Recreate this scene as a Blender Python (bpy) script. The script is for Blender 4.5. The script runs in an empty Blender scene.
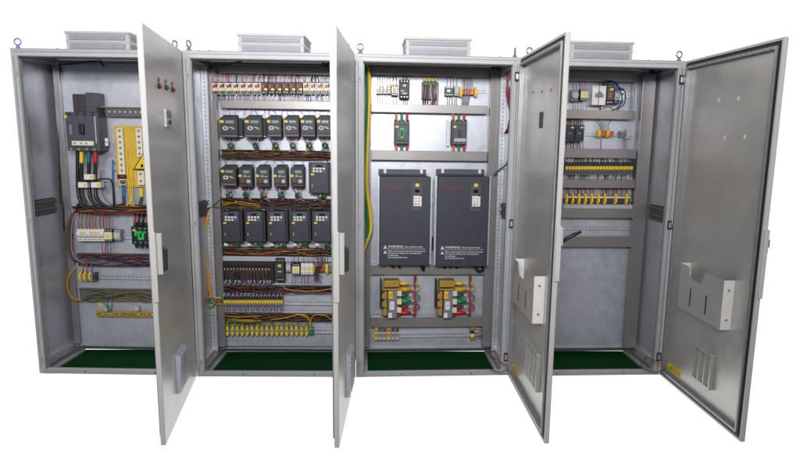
import bpy, math, random
from mathutils import Vector, Matrix
random.seed(7)
PI = math.pi
scene = bpy.context.scene
COL = scene.collection
W, H, D = 0.985, 2.0, 0.5

# ------------------------------------------------------------------ camera
CX, CY, CZ, YAW, PITCH, ROLL, FOC, PPX, PPY = 2.2236, -4.0195, 1.507, .0427, .1759, .0146, 652.69, 416.05, 255.47
_f = Vector((math.sin(YAW)*math.cos(PITCH), math.cos(YAW)*math.cos(PITCH), -math.sin(PITCH)))
_r = Vector((math.cos(YAW), -math.sin(YAW), 0)); _u = _r.cross(_f)
R2 = _r*math.cos(ROLL)+_u*math.sin(ROLL); U2 = _u*math.cos(ROLL)-_r*math.sin(ROLL)
CAM = Vector((CX, CY, CZ))
cd = bpy.data.cameras.new('camera'); cam = bpy.data.objects.new('camera', cd); COL.objects.link(cam)
cam.matrix_world = Matrix(((R2.x, U2.x, -_f.x, CX), (R2.y, U2.y, -_f.y, CY), (R2.z, U2.z, -_f.z, CZ), (0, 0, 0, 1)))
cd.sensor_width = 36; cd.lens = FOC/800*36; cd.shift_x = (400-PPX)/800; cd.shift_y = (PPY-230)/800
cd.clip_end = 500; cd.clip_start = .05
scene.camera = cam

# ------------------------------------------------------------------ materials
def S(r, g, b):
    f = lambda v: (v/255/12.92) if v/255 <= .04045 else ((v/255+.055)/1.055)**2.4
    return (f(r), f(g), f(b))
MATS = {}
def mat(name, col, rough=.5, metal=0, var=.08, scale=30, stretch=(1, 1, 1), bump=0, bscale=200, spec=.5, rvar=0, wave=0, spangle=0):
    m = bpy.data.materials.new(name); m.use_nodes = True
    nt = m.node_tree; n = nt.nodes; l = nt.links
    b = n['Principled BSDF']; b.inputs['Roughness'].default_value = rough; b.inputs['Metallic'].default_value = metal
    b.inputs['Specular IOR Level'].default_value = spec
    tc = n.new('ShaderNodeTexCoord'); mp = n.new('ShaderNodeMapping'); mp.inputs['Scale'].default_value = stretch
    l.new(tc.outputs['Object'], mp.inputs['Vector'])
    nz = n.new('ShaderNodeTexNoise'); nz.inputs['Scale'].default_value = scale; nz.inputs['Detail'].default_value = 5
    nz.inputs['Roughness'].default_value = .65
    l.new(mp.outputs[0], nz.inputs['Vector'])
    mr = n.new('ShaderNodeMapRange'); mr.inputs['From Min'].default_value = .3; mr.inputs['From Max'].default_value = .7
    mr.inputs['To Min'].default_value = 1-var; mr.inputs['To Max'].default_value = 1+var
    l.new(nz.outputs[0], mr.inputs[0])
    mx = n.new('ShaderNodeVectorMath'); mx.operation = 'SCALE'; mx.inputs[0].default_value = col
    l.new(mr.outputs[0], mx.inputs['Scale']); l.new(mx.outputs[0], b.inputs['Base Color'])
    if rvar:
        r2 = n.new('ShaderNodeMapRange'); r2.inputs['From Min'].default_value = .3; r2.inputs['From Max'].default_value = .7
        r2.inputs['To Min'].default_value = max(0.02, rough-rvar); r2.inputs['To Max'].default_value = rough+rvar
        l.new(nz.outputs[0], r2.inputs[0]); l.new(r2.outputs[0], b.inputs['Roughness'])
    if spangle:
        vo = n.new('ShaderNodeTexVoronoi'); vo.inputs['Scale'].default_value = 55; l.new(mp.outputs[0], vo.inputs['Vector'])
        sx_ = n.new('ShaderNodeSeparateColor'); l.new(vo.outputs['Color'], sx_.inputs[0])
        m3 = n.new('ShaderNodeMapRange'); m3.inputs['To Min'].default_value = 1-spangle; m3.inputs['To Max'].default_value = 1+spangle; l.new(sx_.outputs[0], m3.inputs[0])
        mu = n.new('ShaderNodeMath'); mu.operation = 'MULTIPLY'; l.new(mr.outputs[0], mu.inputs[0]); l.new(m3.outputs[0], mu.inputs[1]); l.new(mu.outputs[0], mx.inputs['Scale'])
    if bump:
        n2 = n.new('ShaderNodeTexNoise'); n2.inputs['Scale'].default_value = bscale; n2.inputs['Detail'].default_value = 3
        l.new(mp.outputs[0], n2.inputs['Vector'])
        bp = n.new('ShaderNodeBump'); bp.inputs['Strength'].default_value = bump; bp.inputs['Distance'].default_value = .002
        l.new(n2.outputs[0], bp.inputs['Height']); l.new(bp.outputs[0], b.inputs['Normal'])
        if wave:
            n4 = n.new('ShaderNodeTexNoise'); n4.inputs['Scale'].default_value = 2.2; n4.inputs['Detail'].default_value = 1.5; l.new(mp.outputs[0], n4.inputs['Vector'])
            b4 = n.new('ShaderNodeBump'); b4.inputs['Strength'].default_value = 1; b4.inputs['Distance'].default_value = wave
            l.new(n4.outputs[0], b4.inputs['Height']); l.new(b4.outputs[0], bp.inputs['Normal'])
    MATS[name] = m
    return m
mat('cabinet_paint', S(178, 179, 182), .45, 0, .05, 6, bump=.12, bscale=400)
mat('edge_paint', S(184, 182, 179), .45, 0, .04, 6, bump=.1, bscale=400)
mat('wall_zinc', S(198, 199, 208), .38, .5, .06, 5, rvar=.08, bump=.06, bscale=60, spangle=.05, wave=.02)
mat('plate_zinc', S(192, 196, 206), .40, .5, .05, 16, rvar=.08, bump=.06, bscale=90, spangle=.05)
mat('satin_steel', S(200, 198, 195), .34, .4, .045, 3, stretch=(.5, 1, 3.5), rvar=.06, bump=.04, bscale=30, wave=.007)
mat('door_inside', S(196, 193, 188), .34, .5, .06, 5, rvar=.08, bump=.2, bscale=260, wave=.010)
mat('frame_grey', S(144, 140, 140), .34, .5, .04, 3, rvar=.03, bump=.08, bscale=150)
mat('bright_zinc', S(200, 203, 208), .38, .6, .08, 20, rvar=.08)
mat('mid_zinc', S(150, 152, 156), .4, .5, .08, 20, rvar=.08)
mat('wire_ochre', S(150, 118, 24), .45, 0, .15, 30)
mat('wire_olive', S(92, 96, 34), .45, 0, .15, 30)
mat('duct_grey', S(96, 92, 94), .6, 0, .12, 40)
mat('duct_dark', S(58, 52, 56), .6, 0, .15, 40)
mat('hole', (.008, .008, .01), .8)
mat('gasket', (.012, .012, .014), .65)
mat('green_floor', S(0, 60, 22), .85, 0, .12, 9, spec=.12)
mat('drive_dark', S(50, 51, 64), .5, 0, .12, 25, bump=.2, bscale=500)
mat('drive_dark2', S(36, 37, 46), .55, 0, .15, 25)
mat('breaker_grey', S(72, 73, 84), .5, 0, .08, 25)
mat('black', S(26, 26, 30), .45, 0, .15, 30)
mat('dark_blue', S(40, 48, 66), .5, 0, .1, 30)
mat('white_plastic', S(226, 224, 222), .4, 0, .05, 30)
mat('cream', S(222, 214, 190), .45, 0, .06, 30)
mat('light_grey', S(176, 178, 186), .45, 0, .06, 30)
mat('mid_grey', S(120, 122, 130), .5, 0, .08, 30)
mat('yellow', S(236, 196, 20), .45, 0, .06, 30)
mat('ochre', S(206, 160, 24), .35, 0, .06, 8)
mat('board_yellow', S(206, 174, 66), .25, 0, .10, 8)
mat('gold', S(172, 136, 60), .45, .2, .2, 40)
mat('red', S(190, 24, 40), .45, 0, .1, 30)
mat('dark_red', S(118, 26, 34), .5, 0, .12, 30)
mat('orange', S(228, 110, 26), .45, 0, .1, 30)
mat('green', S(20, 130, 72), .45, 0, .1, 30)
mat('bright_green', S(30, 190, 80), .4, 0, .05, 30)
mat('toroid_green', S(14, 84, 52), .45, 0, .12, 30)
mat('teal', S(20, 104, 100), .45, 0, .1, 30)
mat('blue', S(40, 96, 170), .45, 0, .1, 30)
mat('navy', S(40, 44, 96), .45, 0, .1, 30)
mat('wire_black', S(22, 22, 26), .4, 0, .1, 30)
mat('wire_brown', S(96, 58, 44), .45, 0, .1, 30)
mat('wire_white', S(214, 208, 216), .45, 0, .05, 30)
mat('wire_grey', S(150, 148, 156), .45, 0, .05, 30)
mat('wire_pink', S(200, 120, 140), .45, 0, .05, 30)
mat('copper', S(170, 96, 66), .35, .6, .1, 30)
mat('lcd', S(130, 156, 138), .3, 0, .03, 30)
mat('screen', S(18, 14, 16), .15, 0, 0, 30)
mat('floor_white', (.93, .93, .93), .6, 0, .005, 3)
mat('lamp_orange', S(190, 80, 28), .2, 0, .05, 30)
mat('eye_steel', S(150, 148, 150), .3, .8, .1, 40)
mat('eye_violet', S(164, 126, 196), .35, .3, .1, 40)
mat('text_white', S(220, 220, 224), .6, 0, 0, 30)
mat('text_red', S(140, 22, 34), .6, 0, 0, 30)
mat('text_black', (.01, .01, .01), .6, 0, 0, 30)

# ------------------------------------------------------------------ mesh builder
class MB:
    def __init__(s): s.v = []; s.f = []; s.m = []; s.sm = []; s.mats = []
    def mi(s, m):
        if m not in s.mats: s.mats.append(m)
        return s.mats.index(m)
    def box(s, x0, x1, y0, y1, z0, z1, m):
        if x0 > x1: x0, x1 = x1, x0
        if y0 > y1: y0, y1 = y1, y0
        if z0 > z1: z0, z1 = z1, z0
        b = len(s.v)
        s.v += [(x0,y0,z0),(x1,y0,z0),(x1,y1,z0),(x0,y1,z0),(x0,y0,z1),(x1,y0,z1),(x1,y1,z1),(x0,y1,z1)]
        for q in ((0,3,2,1),(4,5,6,7),(0,1,5,4),(1,2,6,5),(2,3,7,6),(3,0,4,7)):
            s.f.append(tuple(b+i for i in q)); s.m.append(s.mi(m)); s.sm.append(False)
        return s
    def prism(s, pts, a0, a1, m, axis='y'):
        # pts: outline (u,v); extruded along axis
        n = len(pts); b = len(s.v)
        for a in (a0, a1):
            for (u, v) in pts:
                s.v.append({'y': (u, a, v), 'x': (a, u, v), 'z': (u, v, a)}[axis])
        s.f.append(tuple(b+i for i in range(n))); s.f.append(tuple(b+n+i for i in reversed(range(n))))
        for i in range(n): j = (i+1) % n; s.f.append((b+i, b+n+i, b+n+j, b+j))
        for _ in range(n+2): s.m.append(s.mi(m)); s.sm.append(False)
        return s
    def tube(s, pts, r, m, n=6, closed=False, cap=True):
        P = [Vector(p) for p in pts]; k = len(P); b = len(s.v); mm = s.mi(m)
        t0 = (P[1]-P[0]).normalized(); ref = Vector((0, 0, 1)) if abs(t0.z) < .9 else Vector((0, 1, 0))
        nrm = t0.cross(ref).normalized()
        for i in range(k):
            if closed: t = (P[(i+1) % k]-P[i-1])
            else: t = P[min(i+1, k-1)]-P[max(i-1, 0)]
            if t.length < 1e-9: t = t0
            t = t.normalized(); nrm = (nrm-t*nrm.dot(t))
            if nrm.length < 1e-6: nrm = t.orthogonal()
            nrm.normalize(); bn = t.cross(nrm)
            rr = r[i] if isinstance(r, (list, tuple)) else r
            for j in range(n):
                a = 2*PI*j/n; s.v.append(tuple(P[i]+nrm*(math.cos(a)*rr)+bn*(math.sin(a)*rr)))
        for i in range(k if closed else k-1):
            i2 = (i+1) % k
            for j in range(n):
                j2 = (j+1) % n
                s.f.append((b+i*n+j, b+i*n+j2, b+i2*n+j2, b+i2*n+j)); s.m.append(mm); s.sm.append(True)
        if cap and not closed:
            s.f.append(tuple(b+j for j in reversed(range(n)))); s.f.append(tuple(b+(k-1)*n+j for j in range(n)))
            s.m += [mm, mm]; s.sm += [False, False]
        return s
    def cyl(s, p0, p1, r, m, n=14): return s.tube([p0, p1], r, m, n)
    def build(s, name, parent=None, loc=(0, 0, 0), bevel=0, rot=None, label=None, kind=None):
        me = bpy.data.meshes.new(name); me.from_pydata(s.v, [], s.f)
        for m in s.mats: me.materials.append(MATS[m])
        me.polygons.foreach_set('material_index', s.m); me.polygons.foreach_set('use_smooth', s.sm); me.update()
        o = bpy.data.objects.new(name, me); COL.objects.link(o); o.location = loc
        if rot: o.rotation_euler = rot
        if parent: o.parent = parent
        if bevel:
            md = o.modifiers.new('bevel', 'BEVEL'); md.width = bevel; md.segments = 2; md.limit_method = 'ANGLE'; md.angle_limit = 1.0
        if label: o['label'] = label
        if kind: o['kind'] = kind
        return o
def curve(pts, n=6):
    # Catmull-Rom through the points
    P = [Vector(p) for p in pts]; P = [P[0]*2-P[1]]+P+[P[-1]*2-P[-2]]; out = []
    for i in range(1, len(P)-2):
        for k in range(n):
            t = k/n; a, b, c, d = P[i-1:i+3]
            out.append(.5*((2*b)+(c-a)*t+(2*a-5*b+4*c-d)*t*t+(3*b-a-3*c+d)*t**3))
    out.append(P[-2]); return out
def copy_part(src, parent, loc, label=None):
    c = src.copy(); COL.objects.link(c); c.parent = parent; c.location = loc
    if src.name.split('.')[0] in ('compact_drive', 'variable_drive'): c.rotation_euler = (0, random.uniform(-.009, .009), random.uniform(-.012, .012))
    if label: c['label'] = label
    elif 'label' in c: del c['label']
    for ch in list(src.children):
        d = ch.copy(); COL.objects.link(d); d.parent = c
    return c
def text(body, size, m, parent, loc, name='lettering', rotz=0, sx=1, bold=0):
    cu = bpy.data.curves.new(name, 'FONT'); cu.body = body; cu.size = size; cu.extrude = .0003; cu.offset = bold
    cu.align_x = 'LEFT'; cu.align_y = 'CENTER'
    t = bpy.data.objects.new(name, cu); COL.objects.link(t)
    bpy.context.view_layer.update()
    me = bpy.data.meshes.new_from_object(t.evaluated_get(bpy.context.evaluated_depsgraph_get()))
    bpy.data.objects.remove(t)
    me.materials.clear(); me.materials.append(MATS[m])
    o = bpy.data.objects.new(name, me); COL.objects.link(o); o.parent = parent; o.location = loc
    o.rotation_euler = (PI/2, 0, rotz); o.scale = (sx, 1, 1)
    return o

# ------------------------------------------------------------------ cabinets: place and measuring
X0 = [0, 1.0132, 2.0197, 3.030]; YO = [.0249, -.0192, -.0086, .0029]; TH = [-.0458, -.013, .0369, .0282]
DOOR_A = [math.radians(a) for a in (100.0, 89.0, 88.6, 89.4)]
LABELS = ['open grey cabinet with one large dark breaker beside a yellow busbar board',
          'open grey control cabinet packed with rows of small dark drives above yellow terminal strips',
          'open grey control cabinet holding two large dark drives above two gold transformers',
          'open grey control cabinet with empty lower half, its door holding a large document pocket']
CAB = []; DOORM = []
for i in range(4):
    e = bpy.data.objects.new('control_cabinet', None); COL.objects.link(e)
    e.location = (X0[i]+W/2, YO[i], 0); e.rotation_euler = (0, 0, TH[i])
    e['label'] = LABELS[i]; e['category'] = 'electrical cabinet'; e['group'] = 'electrical cabinets standing in a row'
    e.empty_display_size = .1
    CAB.append((e, Matrix.Translation(Vector(e.location)) @ Matrix.Rotation(TH[i], 4, 'Z')))
def ray(px, py): return (_f*FOC+R2*(px-PPX)-U2*(py-PPY))
def hit(M, px, py, y):
    Mi = M.inverted(); o = Mi @ CAM; d = Mi.to_3x3() @ ray(px, py); t = (y-o.y)/d.y; p = o+d*t
    return p.x, p.z
def at(c, px, py, y): return hit(CAB[c][1], px, py, y)
def rect(c, x0, y0, x1, y1, y):
    mx, my = (x0+x1)/2, (y0+y1)/2
    return at(c, x0, my, y)[0], at(c, x1, my, y)[0], at(c, mx, y1, y)[1], at(c, mx, y0, y)[1]

# ------------------------------------------------------------------ common shell
def fan_hood(c):
    x0, x1 = [(-.212, .165), (-.19, .20), (-.19, .205), (-.19, .20)][c]
    z0, z1, y0, y1 = H, H+.115, .10, .42
    b = MB().box(x0, x1, y0, y1, z0+.001, z1-.014, 'cabinet_paint')
    b.box(x0-.006, x1+.006, y0-.008, y1+.006, z1-.014, z1, 'edge_paint')
    b.box(x0-.003, x1+.003, y0-.004, y0, z0+.052, z0+.060, 'edge_paint')
    o = b.build('fan_hood', CAB[c][0], bevel=.002)
    for k, (a, d) in enumerate(((z0+.066, z1-.022), (z0+.014, z0+.046))):
        g = MB().box(x0+.022, x1-.022, y0-.0035, y0-.0005, a, d, 'mid_grey')
        n = 46
        for q in range(n):
            xx = x0+.024+(x1-x0-.048)*(q+.5)/n; g.box(xx-.0012, xx+.0012, y0-.006, y0-.0036, a+.001, d-.001, 'light_grey')
        for q in range(1, 4):
            zz = a+(d-a)*q/4; g.box(x0+.022, x1-.022, y0-.007, y0-.0061, zz-.001, zz+.001, 'light_grey')
        g.build('grille', o)
    for sx in (x0, x1):
        s = 1 if sx > 0 else -1
        g = MB()
        for a, d in ((z0+.066, z1-.022), (z0+.014, z0+.046)):
            for q in range(10):
                yy = y0+.03+.26*q/10; g.box(sx+s*.0005, sx+s*.002, yy, yy+.014, a, d, 'mid_grey')
        g.build('side_slot', o)
def eye(c, x, y, rz, m='eye_steel'):
    b = MB(); R = .0185
    b.cyl((0, 0, .001), (0, 0, .012), .013, m); b.cyl((0, 0, .012), (0, 0, .022), .008, m)
    b.tube([(math.cos(a)*R, 0, .040+math.sin(a)*R) for a in [2*PI*k/24 for k in range(24)]], .0044, m, 8, closed=True)
    b.build('lifting_eye', CAB[c][0], (x, y, H), rot=(0, 0, rz), label='violet tinted lifting eye' if m == 'eye_violet' else None)
def post(c, sx):
    # perforated upright in the depth of the cabinet, next to the wiring space
    if (c, sx) not in ((1, -1), (2, 1), (0, 1), (1, 1), (2, -1), (3, -1)): return
    s = sx; w = W/2
    b = MB(); b.box(s*(w-.006), s*(w-.046), .325, .329, .06, H-.05, 'bright_zinc'); b.box(s*(w-.046), s*(w-.049), .309, .329, .06, H-.05, 'bright_zinc')
    b.box(s*(w-.006), s*(w-.010), .329, .385, .06, H-.05, 'bright_zinc')
    z = .1
    while z < H-.08:
        b.box(s*(w-.022), s*(w-.028), .3240, .3249, z, z+.009, 'duct_grey'); z += .026
    b.build('upright', CAB[c][0])
def bracket(c, s):
    w = W/2; b = MB(); z0 = 1.0
    for k in range(4): b.box(s*(w-.005), s*(w-.016-(k % 2)*.008), .03, .31, z0+k*.024, z0+k*.024+.022, 'duct_grey')
    b.box(s*(w-.005), s*(w-.010), .028, .312, z0-.004, z0+.1, 'duct_dark')
    b.build('side_bracket', CAB[c][0], bevel=.001)
def shell(c):
    p = CAB[c][0]; w = W/2
    for s in (-1, 1):
        b = MB(); b.box(s*w, s*(w-.003), .004, D-.004, .002, H-.004, 'cabinet_paint'); b.box(s*(w-.0032), s*(w-.0045), .03, D-.005, .03, H-.01, 'wall_zinc')
        b.build('side_panel', p)
        # bottom side member
        b = MB(); b.box(s*(w-.005), s*(w-.055), .024, .44, .004, .055, 'frame_grey'); b.box(s*(w-.055), s*(w-.075), .024, .44, .004, .022, 'bright_zinc')
        b.box(s*(w-.005), s*(w-.028), .03, .43, .0555, .085, 'bright_zinc')
        b.build('bottom_rail', p, bevel=.002)
        b = MB(); b.box(s*(w-.005), s*(w-.04), .024, .44, H-.05, H-.006, 'wall_zinc'); b.build('top_rail', p, bevel=.002)
        post(c, s); bracket(c, s)
    MB().box(-w+.005, w-.005, D-.005, D-.002, .002, H-.006, 'wall_zinc').build('back_panel', p)
    b = MB(); b.box(-w, w, -.002, D, H-.003, H, 'cabinet_paint'); b.box(-w+.005, w-.005, .026, D-.006, H-.0055, H-.0035, 'wall_zinc'); b.build('roof_panel', p, bevel=.001)
    # front frame
    b = MB(); pw = .050; t = .046; bt = .036
    b.box(-w, -w+pw, 0, .022, bt, H-t, 'cabinet_paint'); b.box(w-pw, w, 0, .022, bt, H-t, 'cabinet_paint')
    b.box(-w, w, 0, .022, H-t, H-.0035, 'cabinet_paint'); b.box(-w, w, 0, .022, 0.001, bt, 'cabinet_paint')
    # raised sealing rim
    b.box(-w+pw-.012, -w+pw-.006, -.010, -.0002, bt-.008, H-t+.008, 'edge_paint'); b.box(w-pw+.006, w-pw+.012, -.010, -.0002, bt-.008, H-t+.008, 'edge_paint')
    b.box(-w+pw-.005, w-pw+.005, -.010, -.0002, H-t+.003, H-t+.008, 'edge_paint'); b.box(-w+pw-.005, w-pw+.005, -.010, -.0002, bt-.008, bt-.003, 'edge_paint')
    # groove beside the rim
    b.box(-w+.014, -w+.018, -.0012, -.0003, bt, H-t, 'mid_grey'); b.box(w-.018, w-.014, -.0012, -.0003, bt, H-t, 'mid_grey')
    b.box(-w+.02, w-.02, -.0012, -.0003, H-.020, H-.017, 'mid_grey'); b.box(-w+.02, w-.02, -.0012, -.0003, .010, .013, 'mid_grey')
    b.build('front_frame', p, bevel=.0025)
    b = MB(); b.box(-w+pw-.003, w-pw+.003, -.006, .002, H-t-.010, H-t-.001, 'gasket'); b.box(-w+pw-.001, -w+pw+.004, -.006, .002, bt, H-t-.011, 'mid_grey'); b.box(w-pw-.004, w-pw+.001, -.006, .002, bt, H-t-.011, 'mid_grey'); b.build('gasket', p)
    pass
    # roof beam with slots at the back
    zb = at(c, [110, 270, 430, 600][c], [66, 66.5, 68.5, 72][c], .39)[1]
    b = MB(); b.box(-w+.06, w-.06, .385, .41, zb, H-.02, 'light_grey')
    for k in range(52):
        x = -w+.075+k*.0162; b.box(x, x+.007, .3838, .3849, zb+.014, zb+.024, 'hole')
    b.build('roof_beam', p)
    b = MB(); b.box(-w+.03, w-.03, .405, .43, .052, .062, 'light_grey')
    for k in range(50): x = -w+.045+k*.0182; b.box(x, x+.008, .4038, .4049, .054, .060, 'hole')
    b.build('bottom_beam', p)
    # hinges (right) and catches (left)
    for z in (1.86, .97, .10):
        b = MB(); b.box(w-.030, w-.004, -.014, -.0004, z, z+.055, 'duct_dark'); b.box(w-.026, w-.010, -.019, -.0141, z+.012, z+.043, 'bright_zinc'); b.cyl((w-.004, -.012, z+.003), (w-.004, -.012, z+.052), .006, 'eye_steel')
        b.build('hinge', p, bevel=.001)
    for z in (1.84, .97, .08):
        b = MB(); b.box(-w+.016, -w+.034, -.008, -.0006, z, z+.034, 'light_grey'); b.box(-w+.019, -w+.031, -.0095, -.0081, z+.010, z+.013, 'hole'); b.box(-w+.019, -w+.031, -.0095, -.0081, z+.021, z+.024, 'hole')
        b.build('latch_catch', p, bevel=.001)
    b = MB()
    for (x, z) in ((-.2, .018), (.25, .018)): b.cyl((x, -.001, z), (x, -.004, z), .004, 'duct_dark', 10)
    b.build('screw', p)
    fan_hood(c)
    eye(c, -w+.03, .03, [0.1, 1.2, .15, .3][c], 'eye_violet' if c == 0 else 'eye_steel'); eye(c, w-.028, .03, [1.2, .9, 1.45, .2][c])
    eye(c, w-.03, D-.03, .9); eye(c, -w+.03, D-.03, .9)
for c in range(4): shell(c)

# ------------------------------------------------------------------ doors
DW, DT, DZ0, DZ1 = W-.006, .024, .004, H-.004
def door(c, detailed):
    p, M = CAB[c]; a = DOOR_A[c]
    hx, hy = W/2-(.005 if c == 1 else .001), -.001
    w = DW
    b = MB()
    b.box(-w, -.001, -DT, -DT+.002, DZ0, DZ1, 'satin_steel' if not detailed else 'edge_paint')
    inner = 'door_inside'
    b.box(-w+.014, -.014, -DT+.0022, -DT+.004, DZ0+.014, DZ1-.014, inner)
    e = .013
    b.box(-w, -w+e, -DT+.0022, 0, DZ0, DZ1, 'edge_paint'); b.box(-e, -.001, -DT+.0022, 0, DZ0, DZ1, 'edge_paint')
    b.box(-w+e, -e, -DT+.0022, 0, DZ1-e, DZ1, 'edge_paint'); b.box(-w+e, -e, -DT+.0022, 0, DZ0, DZ0+e, 'edge_paint')
    o = b.build('door', p, (hx, hy, 0), bevel=.0015, rot=(0, 0, a))
    Md = M @ Matrix.Translation(Vector((hx, hy, 0))) @ Matrix.Rotation(a, 4, 'Z'); DOORM.append(Md)
    # seal and perforated stiffening frame on the inside
    g = MB(); i0 = .020; i1 = .032
    g.box(-w+i0, -w+i1, -DT+.004, .001, DZ0+i0, DZ1-i0, 'gasket'); g.box(-i1, -i0, -DT+.004, .001, DZ0+i0, DZ1-i0, 'gasket')
    g.box(-w+i1, -i1, -DT+.004, .001, DZ1-i1, DZ1-i0, 'gasket'); g.box(-w+i1, -i1, -DT+.004, .001, DZ0+i0, DZ0+i1, 'gasket')
    g.build('seal', o)
    g = MB(); i0 = .034; i1 = .048
    g.box(-w+i0, -w+i1, -DT+.0045, .010, DZ0+i0, DZ1-i0, 'mid_zinc'); g.box(-i1, -i0, -DT+.0045, .010, DZ0+i0, DZ1-i0, 'mid_zinc')
    g.box(-w+i1, -i1, -DT+.0045, .010, DZ1-i1, DZ1-i0, 'mid_zinc'); g.box(-w+i1, -i1, -DT+.0045, .010, DZ0+i0, DZ0+i1, 'mid_zinc')
    for k in range(int((w-.16)/.05)):
        x = -w+.08+k*.05
        g.box(x, x+.012, .0102, .0108, DZ1-i1+.005, DZ1-i1+.010, 'duct_grey')
    g.build('stiffening_frame', o, bevel=.001)
    return o
def dhit(c, px, py, y): return hit(DOORM[c], px, py, y)
DOORS = [door(0, False), door(1, False), door(2, True), door(3, True)]

def handle_closed(c, z0, z1):
    o = DOORS[c]; x = -DW
    b = MB(); m = (z0+z1)/2
    b.prism([(x+.012, -DT-.0002), (x+.050, -DT-.0002), (x+.046, -DT-.022), (x+.040, -DT-.028), (x+.018, -DT-.028), (x+.012, -DT-.02)], z0, z1, 'edge_paint', 'z')
    b.box(x-.010, x-.0005, -DT-.006, -DT+.020, z0-.13, z1+.01, 'edge_paint')
    h = b.build('handle', o, bevel=.003)
    g = MB(); g.prism([(-DT-.0285, z1-.06), (-DT-.048, z1-.075), (-DT-.046, z0+.02), (-DT-.0285, z0+.008)], x+.018, x+.040, 'black', 'x'); g.build('grip', h, bevel=.003)
def handle_open(c, z0, z1, sw):
    o = DOORS[c]; x = -DW
    b = MB()
    b.prism([(x+.012, -DT-.0002), (x+.050, -DT-.0002), (x+.046, -DT-.022), (x+.018, -DT-.022)], z0, z1, 'edge_paint', 'z')
    b.box(x-.010, x-.0005, -DT-.006, -DT+.020, z0-.17, z1+.01, 'edge_paint')
    h = b.build('handle', o, bevel=.003)
    g = MB(); g.tube([(x+.03, -DT-.024, z0+.02), (x+.03, -DT-.024-sw*.5, (z0+z1)/2+.005), (x+.03, -DT-.024-sw, z1-.02)], [.008, .011, .007], 'black', 8); g.build('grip', h)
za = dhit(0, 159, 231, -DT)[1]; zb = dhit(0, 160, 272, -DT)[1]; handle_closed(0, zb, za)
za = dhit(1, 340, 231, -DT)[1]; zb = dhit(1, 340, 272, -DT)[1]; handle_closed(1, zb, za)
za = dhit(2, 560, 228, -DT)[1]; zb = dhit(2, 560, 247, -DT)[1]; handle_open(2, zb, za, .085)
za = dhit(3, 771, 232, -DT)[1]; zb = dhit(3, 771, 252, -DT)[1]
o3 = DOORS[3]; x = -DW
b = MB(); b.prism([(x+.012, -DT-.0002), (x+.050, -DT-.0002), (x+.046, -DT-.024), (x+.018, -DT-.024)], zb-.02, za, 'edge_paint', 'z'); b.box(x-.008, x-.0005, -DT-.006, -DT+.018, zb-.24, za+.01, 'edge_paint')
hh = b.build('handle', o3, bevel=.003); MB().box(x+.02, x+.042, -DT-.030, -DT-.0242, zb+.01, zb+.05, 'black').build('grip', hh, bevel=.002)

def door_rect(c, px0, py0, px1, py1, y):
    x0, _ = dhit(c, px0, (py0+py1)/2, y); x1, _ = dhit(c, px1, (py0+py1)/2, y)
    _, z0 = dhit(c, (px0+px1)/2, py1, y); _, z1 = dhit(c, (px0+px1)/2, py0, y)
    return min(x0, x1), max(x0, x1), min(z0, z1), max(z0, z1)
# door 1, outer face: pilot lamps and selector
for px, py, m, nm in ((159.5, 86, 'lamp_orange', 'amber pilot lamp'), (166.5, 87.5, 'green', 'green pilot lamp'), (173, 89.5, 'red', 'red pilot lamp')):
    x, z = dhit(0, px-1, py, -DT)
    b = MB(); b.cyl((x, -DT-.0003, z), (x, -DT-.010, z), .013, 'black'); b.cyl((x, -DT-.010, z), (x, -DT-.019, z), .0080, m); b.box(x-.014, x+.014, -DT-.004, -DT-.0004, z+.018, z+.040, 'black')
    b.build('pilot_lamp', DOORS[0], label=nm)
x0, x1, z0, z1 = door_rect(0, 164, 109, 169, 127, -DT)
b = MB().box(x0, x1, -DT-.012, -DT-.0003, z0, z1, 'light_grey'); b.box(x0+.01, x1-.01, -DT-.0145, -DT-.0122, z0+.05, z1-.01, 'mid_grey'); b.cyl(((x0+x1)/2, -DT-.012, z0+.025), ((x0+x1)/2, -DT-.022, z0+.025), .010, 'black')
b.build('selector_switch', DOORS[0], bevel=.002)
# ventilation covers low on the outer faces of doors 1 and 2
def vent_out(c, px0, py0, px1, py1):
    x0, x1, z0, z1 = door_rect(c, px0, py0, px1, py1, -DT)
    m = (x0+x1)/2; hw = min(.10, (x1-x0)/2); x0, x1 = m-hw, m+hw
    b = MB(); b.prism([(-DT-.0003, z0), (-DT-.022, z0+.006), (-DT-.028, z1-.02), (-DT-.0003, z1)], x0, x1, 'light_grey', 'x')
    o = b.build('vent_cover', DOORS[c], bevel=.002)
    g = MB()
    for k in range(9):
        z = z0+.03+(z1-z0-.06)*k/8; g.box(x0+.02, x1-.02, -DT-.032, -DT-.0285, z, z+.006, 'light_grey')
    g.build('louvre', o)
vent_out(0, 174.5, 347, 184, 390); vent_out(1, 344.5, 348, 350, 392)
# spots on door 2
for px, py in ((343.5, 84), (345, 86), (346, 112)):
    x, z = dhit(1, px, py, -DT); MB().cyl((x, -DT-.0003, z), (x, -DT-.002, z), .007, 'bright_zinc').build('hole_plug', DOORS[1])

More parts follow.
